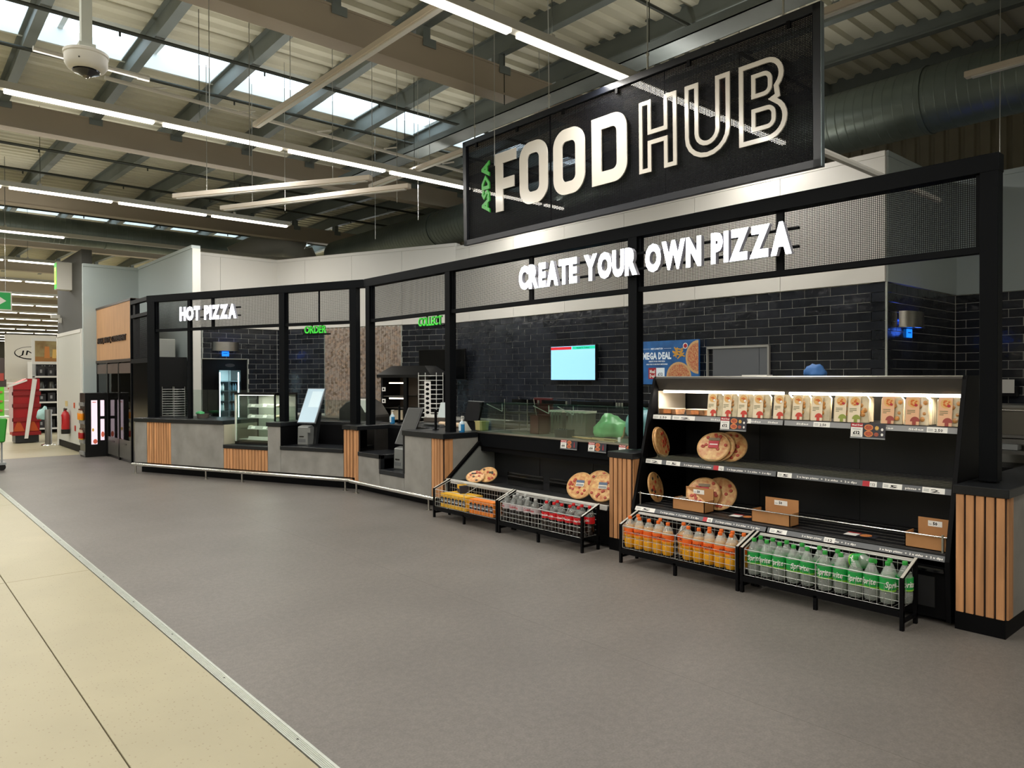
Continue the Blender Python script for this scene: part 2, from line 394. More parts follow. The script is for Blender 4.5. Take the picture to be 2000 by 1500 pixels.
for s in (1.425, 3.305): box('mosaic_edge_trim', (3.012, s-.008, .86), (3.03, s+.008, 2.63), alu, wa)
# left kitchen wall with the bottle fridge recess
wl = sroot('wall_left', (4.75, 14.95, 0), R(90))      # local y = -(X-4.75), faces -Y
def LX(x): return -(x-4.75)
box('wall_core', (0, LX(6.6), 2.01), (.15, LX(4.75), 4.08), groutm, wl); box('wall_core', (0, LX(6.6), 0), (.15, LX(5.88), 2.01), groutm, wl)
box('wall_core', (0, LX(4.96), 0), (.15, LX(4.75), 2.01), groutm, wl)
cladding(wl, LX(6.52), LX(4.75), 0, z1=4.1); 
tiles(wl, LX(6.5), LX(4.76), .3, 2.63, holes=[(LX(5.88), LX(4.955), -1, 2.01)])
for x in (4.955, 5.875): box('recess_trim', (-.016, LX(x)-.006, 0), (0, LX(x)+.006, 2.015), alu, wl)
box('recess_trim', (-.016, LX(5.875), 2.005), (0, LX(4.955), 2.017), alu, wl); box('recess_trim', (-.018, LX(4.975), 2.0), (0, LX(4.955), 2.63), alu, wl)
# pale partition walls at the left
w2 = sroot('wall_partition'); box('wall_panel', (4.6, 14.36, 0), (4.73, 18.1, 4.06), bluew, w2); box('wall_cap', (4.585, 14.345, 4.06), (4.745, 18.1, 4.12), bluew, w2)
box('wall_end_post', (4.6, 14.34, 0), (4.745, 14.36, 4.06), white, w2)
w1 = sroot('wall_end'); box('wall_panel', (3.5, 18.0, 0), (4.6, 18.1, 4.04), bluew, w1); box('wall_cap', (3.5, 17.985, 4.04), (4.6, 18.1, 4.1), bluew, w1)
box('wall_skirting', (3.5, 17.985, 0), (4.6, 18.0, .15), darkg, w1)
wd = sroot('wall_store'); box('wall_panel', (3.5, 18.12, 0), (3.7, 20.82, 4.42), darkg, wd)
box('lower_panel', (3.482, 18.12, .02), (3.5, 20.76, 2.62), mat('off_white_panel', 'c3c3bb', .5), wd)
for a, b in (((3.47, 20.74, 0), (3.5, 20.82, 2.7)), ((3.47, 18.1, 2.62), (3.5, 20.82, 2.7)), ((3.47, 18.08, 0), (3.5, 18.14, 2.7))): box('panel_frame', a, b, whitep, wd)
box('skirting', (3.474, 18.3, .02), (3.486, 20.6, .16), blackm, wd)
# ------------------------------------------------------------------ lights
def lightrow(y, x0, x1, label, mod=1.5, wires=True, unlit=(), ext=0):
    t = thing('light_trunking', label, 'light', (x0, y, 4.5), group='rows of ceiling strip lights')
    n = int(round((x1-x0)/mod)); L = n*mod
    box('housing', (0, -.045, .02), (L+ext, .045, .095), lamphs, t)
    me = MB().box((.05, -.036, -.012), (mod-.05, .036, .02)).mesh('diffuser', [lamp], bevel=.006)
    for i in range(n):
        if i in unlit: continue
        place(me, 'diffuser', t, (L-(i+1)*mod, 0, 0))
    if wires:
        for i in range(0, n, 2): MB().cyl((L-(i+.7)*mod, 0, .09), (L-(i+.7)*mod, 0, zd(y)-4.5), .004, 5).obj('suspension_wire', pip, t)
        for i in range(0, n, 2): box('hanger_clip', (L-(i+.7)*mod-.02, -.02, .09), (L-(i+.7)*mod+.02, .02, .13), lamphs, t)
names = ['lit strip light row behind the camera', 'lit strip light row almost overhead, out of view', 'long lit strip light row running behind the big hanging sign',
 'long lit strip light row from the left edge to the big hanging sign', 'lit strip light row just beyond the second brown girder', 'lit strip light row running along the dark duct at the left', 'lit strip light row that stops above the dark grey wall']
for (y, x0, x1), nm in zip(ROWS, names):
    n = round((x1-x0)/1.5); lightrow(y, x1-1.5*n, x1, nm, ext=5 if abs(y-17.4) < .1 else 0)
far = [26.0, 30.2, 34.4, 38.6, 42.8, 47, 51.2, 55.4, 59.6, 63.8, 68]
for i, y in enumerate(far):
    lightrow(y, 2, 14, '%s lit strip light row over the far aisles, counted from the dark grey wall' % ['first', 'second', 'third', 'fourth', 'fifth', 'sixth', 'seventh', 'eighth', 'ninth', 'tenth', 'farthest'][i], wires=False)
for nm, lb, a, b in (('lighting_channel', 'unlit white lighting channel crossing above two light rows', (3.5, 8.62), (3.5, 3.3)), ('lighting_channel', 'unlit white lighting channel along the top of the hanging sign', (5.98, 10.2), (5.98, 1.2)),
        ('lighting_channel', 'unlit white lighting channel in the dark top right corner', (8.1, 2.51), (8.1, -1.5)),
        ('lighting_channel', 'upper of two short white channels hung above the hot counter', (3.073, 10.296), (4.583, 7.80)), ('lighting_channel', 'lower of two short white channels hung above the hot counter', (3.798, 10.58), (5.146, 7.82))):
    zc = 4.0 if 'short' in lb else 4.53 if 'corner' in lb else 4.6
    d = Vector((b[0]-a[0], b[1]-a[1], 0)); L = d.length
    t = thing(nm, lb, 'light', (a[0], a[1], zc), math.atan2(d.y, d.x), 'unlit lighting channels')
    MB().prism([(-.04, 0), (.04, 0), (.04, .06), (-.04, .06)], 0, L, 0).obj('channel', mat('channel_white', 'cfc4b6', .5), t, bevel=.006)
    MB().box((.06, -.025, -.012), (L-.06, .025, 0)).obj('cover_strip', whitep, t)
    for q in (.18, .82): MB().cyl((L*q, 0, .06), (L*q, 0, 5.7-zc), .004, 5).obj('suspension_wire', wire, t)
ct = thing('cable_tray', 'grey metal cable tray hung below the roof behind the sign', 'tray', (6.1, -3, 4.9))
MB().box((-.15, 0, 0), (.15, 14.2, .01)).box((-.15, 0, 0), (-.14, 14.2, .09)).box((.14, 0, 0), (.15, 14.2, .09)).obj('tray', mat('galvanised', '6f7674', .45, .5, var=.1), ct)
for q in range(6): MB().cyl((0, .9+2.3*q, 0), (0, .9+2.3*q, .9), .006, 5).obj('hanger', pip, ct)
for i in range(9):   # loose drop wires
    x, y = [(2.2, 6.4), (3.1, 7.8), (4.3, 9.6), (5.2, 8.2), (6.0, 8.9), (5.1, 6.1), (6.8, 7.2), (6.3, 10.6), (8.6, 2.35)][i]
    o = MB().cyl((0, 0, 0), (0, 0, zd(y)-3.9), .004, 5).obj('hanging_wire', wire, None, (x, y, 3.9 if i < 8 else 3.5)); tag(o, 'thin bare suspension wire hanging from the roof', 'wire', 'bare drop wires')
pp = thing('white_pipe', 'long white conduit pipe running from the dome camera to the right', 'pipe', (1.85, 8.43, 4.7))
MB().cyl((0, 0, 0), (5.0, .36, 0), .022, 8).obj('pipe', whitep, pp, smooth=True)
for q in range(5): MB().cyl((.4+q, .03+.045*q, 0), (.6+q, .03+.045*q, .06), .012, 6).obj('pipe_clip', whitep, pp)
pp = thing('white_pipe', 'short thicker white conduit pipe passing behind the dome camera', 'pipe', (1.28, 8.78, 4.95)); MB().cyl((0, 0, 0), (1.04, .05, 0), .03, 8).obj('pipe', whitep, pp, smooth=True)
MB().cyl((.98, .05, 0), (1.1, .05, 0), .036, 8).obj('pipe_socket', whitep, pp, smooth=True)
# ducts
galv = mat('galvanised_duct', '78837f', .42, .7, var=.12, vscale=3)
def duct(name, label, p, q, r, ring=.11):
    p = Vector(p); q = Vector(q); d = q-p; t = thing(name, label, 'duct', p); t.rotation_euler = d.to_track_quat('Z', 'Y').to_euler()
    MB().lathe([(r, 0), (r, d.length)], 40).obj('duct_run', galv, t, smooth=True)
    mb = MB(); k = int(d.length/ring)
    for i in range(k): mb.lathe([(r, i*ring), (r+.003, i*ring+.006), (r, i*ring+.012)], 40)
    mb.obj('spiral_seam', galv, t, stuff=True)
    for i in range(1, int(d.length/2.4)): MB().lathe([(r, i*2.4), (r+.014, i*2.4), (r+.014, i*2.4+.03), (r, i*2.4+.03)], 40).obj('joint_collar', galv, t, smooth=True)
    return t
duct('air_duct', 'large round galvanised air duct behind the hanging sign', (9.2, -4, 4.79), (9.2, 17.4, 4.79), .37)
duct('air_duct', 'dark round air duct crossing above the left partition walls', (-10, 20.2, 5.12), (8.0, 20.2, 5.12), .31)
t = thing('duct_elbow', 'bent grey duct elbow dropping behind the white wall', 'duct', (8.1, 18.7, 4.95))
mb = MB(); pts = [Vector((-.9, .5, -.25)), Vector((-.3, .25, .1)), Vector((.25, .0, .22)), Vector((.62, -.15, .02)), Vector((.8, -.22, -.4)), Vector((.84, -.24, -.9))]
for a, b in zip(pts, pts[1:]): mb.cyl(a, b+(b-a)*.12, .36, 20)
mb.obj('elbow', mat('grey_duct', 'a09f98', .5, .2), t, smooth=True)
MB().cyl((.84, -.24, -.5), (.84, -.24, -1.5), .3, 20).obj('drop_pipe', galv, t, smooth=True)
for y in (5.6, 1.9, .4): tag(MB().tube([(8.6, y, 5.6), (8.75, y, 5.45), (8.75, y, 5.05)], .03, 8).obj('drain_pipe', mat('brown_pipe', '7b5b45', .6), smooth=True), 'bent brown pipe dropping from the roof in the dark corner', 'pipe', 'brown roof pipes')
# dome camera on its pole
dc = thing('dome_camera', 'white domed security camera on a square pole, top left', 'camera', (.771, 3.862, 3.075))
MB().lathe([(.03, -.036), (.06, -.034), (.078, -.026), (.088, -.008), (.09, .03), (.094, .034), (.094, .046), (.085, .05)], 28).obj('housing', whitep, dc, smooth=True)
MB().lathe([(0, -.06), (.02, -.057), (.034, -.048), (.056, -.040), (.058, -.034)], 24).obj('lens_dome', blackg, dc, smooth=True)
MB().lathe([(0, -.068), (.012, -.065), (.017, -.056)], 16).obj('lens', mat('lens_glass', '6c6658', .05, .3), dc, smooth=True)
box('pole', (-.022, -.022, .05), (.022, .022, 2.85), mat('pole_white', 'b4b8ae', .5), dc); box('pole_collar', (-.034, -.034, .055), (.034, .034, .085), mat('pole_white'), dc)
for a in (0, 2.1, 4.2): MB().ball((.087*math.cos(a), .087*math.sin(a), -.004), .004).obj('screw', mat('screw'), dc)
# ------------------------------------------------------------------ black canopy frame over the counters
meshm = mat('woven_mesh', '0a0b10', .6, spec=.1)
def meshpanel(parent, x, y0, y1, z0, z1, pitch=.0135, bar=.0036):
    mb = MB(); n = int((y1-y0)/pitch); k = int((z1-z0)/pitch)
    for i in range(n+1): y = y0+i*pitch; mb.box((x, y, z0), (x+.0015, y+bar, z1))
    for j in range(k+1): z = z0+j*pitch; mb.box((x-.001, y0, z), (x+.0005, y1, z+bar))
    mb.obj('mesh_panel', meshm, parent, stuff=True)
def canopy(label, loc, rz, posts, bays, y0, y1, mull=()):
    t = thing('canopy', label, 'canopy', loc, rz)
    for y, w in posts: box('post', (0, y-w/2, .935), (.1, y+w/2, 3.06), black, t, bevel=.003)
    box('top_beam', (-.002, y0, 2.945), (.102, y1, 3.062), black, t, bevel=.003)
    for a, b in bays:
        box('bottom_bar', (.02, a, 2.425), (.08, b, 2.472), black, t, bevel=.002)
        box('side_bar', (.03, a, 2.472), (.07, a+.03, 2.945), black, t); box('side_bar', (.03, b-.03, 2.472), (.07, b, 2.945), black, t)
        meshpanel(t, .05, a+.03, b-.03, 2.472, 2.945)
    for y in mull: box('mesh_mullion', (.035, y-.03, 2.472), (.06, y+.03, 2.945), black, t)
    return t
cf = canopy('long black metal canopy frame with mesh panels over the pizza counters', (5.472, 0, 0), 0, [(1.557, .105), (4.51, .105), (7.48, .105), (9.44, .11)],
       [(1.61, 4.458), (4.562, 7.428), (7.532, 9.385)], 1.50, 9.53, (3.03, 5.97))
ca = canopy('shorter angled black canopy frame over the hot counter', (JX, JY, 0), TH, [(.19, .12), (1.58, .11), (4.585, .19)],
       [(.25, 1.525), (1.635, 4.49)], .0, 4.69, (3.12,))
box('rear_post', (.02, 3.63, .94), (.07, 3.70, 2.945), black, ca); box('mesh_mullion', (.035, .86, 2.472), (.06, .87, 2.945), black, ca)
# far end return of the canopy next to the wood clad unit
ce_ = thing('end_screen', 'black slatted end screen joining the wood clad unit to the canopy', 'screen', (3.70, 14.0, 0), 0)
for a, b in (((.06, .95, 0), (.14, 1.1, 3.06)), ((.02, -.05, 3.0), (.1, 1.1, 3.07)), ((.02, -.05, 2.74), (.1, 1.1, 2.8)), ((.02, -.05, 1.9), (.1, 1.1, 1.98))): box('bar', a, b, black, ce_)
box('panel', (.05, -.03, .02), (.08, 1.08, 1.95), blackg, ce_); meshpanel(ce_, .06, 0, 1.05, 1.98, 2.74, .02, .009)
# illuminated lettering
litm = mat('lit_letter_face', 'ffffff', .5, emit=9, ecol='f3f6ff'); letside = mat('letter_return', 'b8b8c4', .4)
greenlit = mat('lit_green_letter', '3fcf3e', .5, emit=.45, ecol='36d534'); greenside = mat('green_letter_side', '2f8f30', .5, emit=.12, ecol='2fae2e')
def lettersign(name, label, loc, rz, body, y_left, y_right, z0, z1, face, side, depth=.045, bold=.06, rails=True, parts=None, sp=.0, drop=0):
    t = thing(name, label, 'sign', loc, rz)
    ws = []
    for c in body:
        if c == ' ': ws.append(.38); continue
        vs, fs = textmesh(c, bold, 0, 3); ws.append(max(v[0] for v in vs)-min(v[0] for v in vs))
    gap = .045; tot = sum(ws)+gap*(len(ws)-1); k = (y_left-y_right)/tot; y = y_left; h = z1-z0
    for c, w in zip(body, ws):
        if c != ' ':
            vs, fs = textmesh(c, bold, depth/2/1, 3)
            x0 = min(v[0] for v in vs); b0 = min(v[1] for v in vs); b1 = max(v[1] for v in vs)
            mb = MB(); T = tf(FRONT, (0, y, z0))
            for f in fs:
                vv = [vs[i] for i in f]; flat = max(v[2] for v in vv)-min(v[2] for v in vv) < 1e-5
                mb.add([((v[0]-x0)*k, (v[1]-b0)/(b1-b0)*h, v[2]+depth/2) for v in vv], [tuple(range(len(f)))], face if flat and vv[0][2] > 0 else side, T)
            mb.obj('letter', None, t)
        y -= (w+gap)*k
    if rails:
        for z in (z0+h*.22, z0+h*.78): box('rail', (.0, y_right-.03, z-.01), (.03, y_left+.03, z+.01), black, t)
    return t, h
lettersign('lettering_sign', 'large lit white lettering CREATE YOUR OWN PIZZA on the canopy mesh', (5.435, 0, 0), 0, 'CREATE YOUR OWN PIZZA', 6.035, 2.865, 2.575, 2.835, litm, letside)
lettersign('lettering_sign', 'lit white lettering HOT PIZZA on the angled canopy', AL(-.035, 0), TH, 'HOT PIZZA', 3.76, 2.462, 2.583, 2.815, litm, letside)
for lab, loc, rz, body, a, b, z0 in (('small green lit ORDER sign hanging under the angled canopy', AL(.1, 0), TH, 'ORDER', 1.19, .76, 2.305), ('small green lit COLLECT sign hanging under the straight canopy', (5.55, 0, 0), 0, 'COLLECT', 8.21, 7.68, 2.30)):
    t, h = lettersign('lettering_sign', lab, loc, rz, body, a, b, z0, z0+.115, greenlit, greenside, .02, .02, False)
    box('bracket_tray', (-.03, b-.02, z0-.022), (.06, a+.02, z0-.004), black, t)
    for y in (a*.72+b*.28, a*.25+b*.75): box('bracket_arm', (.012, y-.012, z0-.01), (.03, y+.012, 2.43), black, t)
# ------------------------------------------------------------------ hanging FOOD HUB sign
sg = thing('hanging_sign', 'big black mesh hanging sign reading FOOD HUB above the canopy', 'sign', (5.3, 4.73, 3.167), rot=(0, -.013, 0))
SW, SH = 2.152, 1.205
for a, b in (((-.02, -SW, 0), (.03, SW, .06)), ((-.02, -SW, SH-.06), (.03, SW, SH)), ((-.02, -SW, 0), (.03, -SW+.06, SH)), ((-.02, SW-.06, 0), (.03, SW, SH))): box('sign_frame', a, b, mat('sign_frame_black', '14171f', .35), sg, bevel=.002)
box('frame_edge', (-.018, -SW-.004, .0), (.03, -SW, SH), mat('edge_metal', '7f8c90', .3, .6), sg)
meshpanel(sg, .012, -SW+.05, SW-.05, .05, SH-.05, .0125, .0072)
for y in (-SW+1.43, SW-1.43): box('mesh_seam', (.016, y-.006, .05), (.024, y+.006, SH-.05), meshm, sg)
face = mat('ivory_letter', 'd8d2c8', .22, coat=.3)
def poly(mb, outer, holes, m, T, d=.012):
    """flat letter with depth: outer and hole outlines as filled 2d curve"""
    cu = bpy.data.curves.new('shape', 'CURVE'); cu.dimensions = '2D'; cu.fill_mode = 'BOTH'; cu.extrude = d/2
    for pts in [outer]+holes:
        s = cu.splines.new('POLY'); s.points.add(len(pts)-1); s.use_cyclic_u = True
        for p, q in zip(s.points, pts): p.co = (q[0], q[1], 0, 1)
    o = bpy.data.objects.new('shape', cu); COL.objects.link(o); bpy.context.view_layer.update(); me = o.to_mesh()
    mb.add([(v.co.x, v.co.y, v.co.z+d/2) for v in me.vertices], [tuple(p.vertices) for p in me.polygons], m, T)
    o.to_mesh_clear(); bpy.data.objects.remove(o); bpy.data.curves.remove(cu)
def rr(x0, y0, x1, y1, r, corners='1111', n=7):
    out = []
    for i, (cx, cy, a) in enumerate(((x1-r, y1-r, 0), (x0+r, y1-r, 90), (x0+r, y0+r, 180), (x1-r, y0+r, 270))):
        if corners[i] == '1': out += [(cx+r*math.cos(R(a+90*q/n)), cy+r*math.sin(R(a+90*q/n))) for q in range(n+1)]
        else: out.append(((x1, y1), (x0, y1), (x0, y0), (x1, y0))[i])
    return out
def offs(p, w):
    n = len(p); out = []
    for i in range(n):
        a, b, c = Vector(p[i-1]), Vector(p[i]), Vector(p[(i+1) % n]); u = (b-a).normalized(); v = (c-b).normalized()
        n1 = Vector((-u.y, u.x)); n2 = Vector((-v.y, v.x)); m = (n1+n2); m = m/max(.35, m.length_squared)*2 if m.length > 1e-6 else n1
        out.append((b.x+m.x*w, b.y+m.y*w))
    return out
zb, hh = .285, .64
def ltr(c, yl, w):
    # shapes are drawn in metres (width w, height hh)
    t = .125; mb = MB(); T = tf(FRONT, (-.018, yl, zb)); b = .038
    band = lambda p: poly(mb, p, [offs(p, b)], face, T)
    if c == 'F': poly(mb, [(0, 0), (t, 0), (t, .235), (w*.9, .235), (w*.9, .355), (t, .355), (t, hh-.12), (w, hh-.12), (w, hh), (0, hh)], [], face, T)
    if c == 'O': poly(mb, rr(0, -.005, w, hh+.005, .17, n=10), [rr(t, .12, w-t, hh-.12, .06, n=8)], face, T)
    if c == 'D': poly(mb, rr(0, 0, w, hh, .16, '1001', 10), [rr(t, .12, w-t, hh-.12, .055, '1001', 8)], face, T)
    t = .135
    if c == 'H': band([(0, 0), (t, 0), (t, .24), (w-t, .24), (w-t, 0), (w, 0), (w, hh), (w-t, hh), (w-t, .37), (t, .37), (t, hh), (0, hh)])
    if c == 'U':
        n = 10; ro = w/2; ri = w/2-t; cy = ro
        p = [(ro+ro*math.cos(R(180+180*i/n/1)), cy-.02+(cy-.02)*math.sin(R(180+180*i/n))) for i in range(n+1)]
        q = [(ro+ri*math.cos(R(360-180*i/n)), cy+ri*math.sin(R(360-180*i/n))) for i in range(n+1)]
        band([(0, hh)]+p+[(w, hh), (w-t, hh)]+q+[(t, hh)])
    if c == 'B':
        o = [(0, 0)]
        for a in range(-90, 61, 15): o.append((w-.165+.165*math.cos(R(a)), .165+.165*math.sin(R(a))))
        o.append((w*.86, .318))
        for a in range(-45, 91, 15): o.append((w*.93-.14+.14*math.cos(R(a)), hh-.14+.14*math.sin(R(a))))
        o.append((0, hh)); band(o)
        for y0, y1, ww in ((.095, .275, w-.095), (.355, hh-.095, w*.93-.095)):
            p = rr(.11, y0, ww, y1, .07, '1001', 6); poly(mb, p, [offs(p, .034)], face, T)
    mb.obj('letter', None, sg)
# widths and left edges read off the photograph in sign plane coordinates (metres from the sign centre)
for c, yl, w in (('F', 6.281, .345), ('O', 5.88, .43), ('O', 5.365, .435), ('D', 4.837, .438), ('H', 4.259, .41), ('U', 3.763, .435), ('B', 3.245, .41)): ltr(c, yl-4.73, w)
mb = MB(); T = tf(FRONT @ Matrix.Rotation(R(90), 3, 'Z'), (-.018, 6.40-4.73, .31))
txt(mb, 'ASDA', 0, 0, .13, .58, mat('green_letter', '35b32f', .35), T, bold=.045, ext=.008); mb.obj('green_lettering', None, sg)
for y in (-1.85, -.55, .72, 1.95):
    MB().cyl((.005, y, SH), (.005, y, 2.72), .005, 5).cyl((.005, y, SH), (.005, y, SH+.16), .009, 6).ball((.005, y, SH+.14), .018).obj('suspension_wire', wire, sg)
for y in (-1.9, -1.0, -.2, .5, 1.2, 1.9): box('mesh_clip', (-.02, y-.015, SH-.11), (.0, y+.015, SH-.055), blackm, sg)
MB().cyl((.02, -SW+.03, .13), (2.4, -SW+.03, .1), .028, 8).obj('brace_arm', whitep, sg)
# ------------------------------------------------------------------ counters
slat_me = {}
def slats(t, x, y0, y1, z0, z1, n, side=False):
    p = (y1-y0)/n
    k = (round(p, 4), round(z1-z0, 3))
    if k not in slat_me: slat_me[k] = MB().box((0, .0058, 0), (.018, p-.0058, z1-z0)).mesh('slat', [wood], bevel=.0025)
    for i in range(n):
        if side: place(slat_me[k], 'slat', t, (y0+i*p, x, z0), (0, 0, R(-90)) if False else (0, 0, 0))
        else: place(slat_me[k], 'slat', t, (x, y0+i*p, z0))
    box('slat_backing', (x+.012, y0, z0), (x+.03, y1, z1), mat('dark_backing', '1a0f0b', .8), t)
ct = thing('hot_counter', 'long angled grey counter with slatted wood panels and black worktop', 'counter', (JX, JY, 0), TH)
N0 = -.225
box('plinth', (-.12, 0, 0), (.5, 4.68, .17), blackm, ct)
box('carcass', (-.19, 2.61, .17), (.55, 4.66, .87), blackm, ct); box('carcass', (-.19, .02, .17), (.55, 2.6, .5), blackm, ct)
box('carcass', (-.19, 1.41, .5), (.55, 1.65, .87), blackm, ct)
def panel(t, x, y0, y1, z0, z1): box('front_panel', (x, y0+.002, z0), (x+.03, y1-.002, z1), conc, t, bevel=.002)
panel(ct, N0, 4.41, 4.69, .18, .875); slats(ct, N0, 3.815, 4.41, .18, .875, 10); panel(ct, N0, 2.60, 3.815, .18, .875)
slats(ct, N0, 1.66, 2.60, .18, .505, 14); panel(ct, N0, 1.395, 1.66, .18, .875); panel(ct, N0, .19, 1.395, .18, .528)
slats(ct, N0, -.04, .19, .18, .872, 4)
box('end_panel', (N0, 4.69, .18), (.55, 4.71, .875), conc, ct)
box('end_panel', (N0+.01, 2.595, .55), (.5, 2.615, .875), mat('pale_end_panel', 'a39a88', .5), ct)
for nm, a, b in (('worktop', (-.245, 2.595, .878), (.62, 4.72, .942)), ('low_shelf', (-.24, 1.655, .505), (.55, 2.6, .562)), ('worktop', (-.245, 1.375, .878), (.62, 1.675, .942)),
        ('low_shelf', (-.24, .19, .528), (.5, 1.4, .585)), ('worktop', (-.245, -.05, .872), (.62, .2, .935)), ('worktop', (.32, .19, .88), (.75, 1.4, .94))): box(nm, a, b, worktop, ct, bevel=.004)
for a, b in (((.3, .19, .58), (.33, 1.4, .89)), ((-.225, .185, .56), (.32, .2, .9)), ((-.225, 1.385, .56), (.32, 1.4, .9))): box('recess_lining', a, b, blackm, ct)
cb = thing('collect_counter', 'stepped grey counter with black recess below the COLLECT sign', 'counter', (0, 0, 0))
X0 = 5.245
box('plinth', (5.37, 7.3, 0), (5.9, 9.6, .15), blackm, cb)
box('carcass', (5.28, 7.29, .15), (5.9, 8.13, .87), blackm, cb); box('carcass', (5.28, 8.13, .15), (5.9, 8.72, .31), blackm, cb); box('carcass', (5.28, 8.72, .15), (5.9, 9.42, .5), blackm, cb)
panel(cb, X0, 8.735, 9.315, .15, .512); panel(cb, X0, 8.125, 8.735, .15, .312); panel(cb, X0, 7.51, 8.125, .15, .875)
slats(cb, X0, 9.315, 9.43, .15, .87, 2); slats(cb, X0, 7.27, 7.51, .15, .872, 4)
for k in range(2): box('slat', (5.27+.06*k, 7.252, .15), (5.325+.06*k, 7.27, .872), wood, cb, bevel=.002)
for nm, a, b in (('low_shelf', (5.235, 8.70, .512), (5.8, 9.32, .57)), ('low_shelf', (5.235, 8.12, .312), (5.75, 8.74, .372)), ('riser', (5.235, 8.70, .37), (5.3, 8.745, .57)), ('riser', (5.235, 8.11, .37), (5.78, 8.145, .88)),
        ('worktop', (5.225, 7.235, .872), (6.02, 8.15, .938)), ('worktop', (5.75, 8.14, .88), (6.4, 9.6, .938)), ('worktop', (5.225, 9.31, .872), (5.8, 9.52, .936))): box(nm, a, b, worktop, cb, bevel=.004)
box('recess_lining', (5.74, 8.14, .36), (5.77, 9.32, .89), blackm, cb); box('recess_lining', (5.3, 8.72, .37), (5.75, 8.735, .52), blackm, cb)
MB().prism([(5.385, .875), (5.77, .875), (5.77, .79), (5.40, .30), (5.385, .30)], 7.245, 7.262, 1).obj('side_panel', conc, cb)
def rail(label, loc, rz, y0, y1, posts, x):
    t = thing('foot_rail', label, 'rail', loc, rz)
    MB().cyl((x, y0, .155), (x, y1, .155), .026, 14).obj('rail_tube', chrome, t, smooth=True)
    for y in posts:
        MB().cyl((x+.01, y, 0), (x+.01, y, .14), .014, 10).obj('rail_post', steel, t, smooth=True)
        MB().lathe([(.038, 0), (.038, .006), (.02, .009)], 14).obj('foot_plate', steel, t, (x+.01, y, 0))
rail('polished foot rail along the angled hot counter', (JX, JY, 0), TH, -.03, 4.66, (.09, 2.11, 2.9, 4.58), -.32)
rail('polished foot rail along the stepped collect counter', (0, 0, 0), 0, 7.24, 9.36, (7.43, 9.2), 5.14)
def pillar(label, y0, y1, n, depth=.75):
    t = thing('slatted_pillar', label, 'counter', (X0, y0, 0))
    L = y1-y0
    box('plinth', (.0, .0, 0), (depth, L, .115), blackm, t); box('core', (.02, .003, .115), (depth, L-.003, .868), conc, t)
    slats(t, -.005, .0, L, .115, .868, n)
    for k in range(2): box('slat', (.014+.05*k, -.012, .115), (.06+.05*k, .004, .868), wood, t, bevel=.002)
    box('side_panel', (.115, -.01, .115), (depth, .003, .868), conc, t)
    box('worktop', (-.012, -.02, .868), (depth, L+.01, .925), worktop, t, bevel=.004)
pillar('wood slatted pillar with black top at the right end of the canopy', 1.395, 1.675, 5, 1.6)
pillar('wood slatted pillar with black top between the two pizza chillers', 4.335, 4.605, 5)
# ------------------------------------------------------------------ pizza chillers
ins = mat('chiller_interior', '111214', .45); shelfm = mat('shelf_black', '1b1b1d', .4)
clear = glassmat('clear_acrylic', 'f2f6f6', .93, .06)
glass = glassmat('counter_glass', 'f4faf7', .97, .03)
def pricestrip(t, x, y0, y1, z, h=.04, a=R(12), msgs=(), labels=(), base=None):
    """strip of shelf edge tickets at the front of a shelf, reading from y1 (left) to y0 (right)"""
    F = tilt(FRONT, -a); T = tf(F, (x, y1, z)); L = y1-y0
    mb = MB(); mb.add([(0,0,-.004),(L,0,-.004),(L,h,-.004),(0,h,-.004),(0,0,0),(L,0,0),(L,h,0),(0,h,0)], [(0,3,2,1),(4,5,6,7),(0,1,5,4),(1,2,6,5),(2,3,7,6),(3,0,4,7)], base or strip_g, T)
    o = mb.obj('price_strip', None, t)
    for p, w, s in msgs:
        mb = MB(); txt(mb, s, p, h*.3, h*.36, w, paper, T, .03); mb.obj('strip_lettering', None, o)
    for p, w, s, *c in labels:
        lb = MB(); quad(lb, p, .001, p+w, h-.001, c[0] if c else paper, T, .0012)
        if s: txt(lb, s, p+w*.38, h*.2, h*.5, w*.4, blackm if not c else paper, T, .02, z=.0018)
        for q in (.3, .55): 
            if not c: quad(lb, p+w*.06, h*q, p+w*.3, h*(q+.1), greyp, T, .0018)
        lb.obj('price_label', None, o)
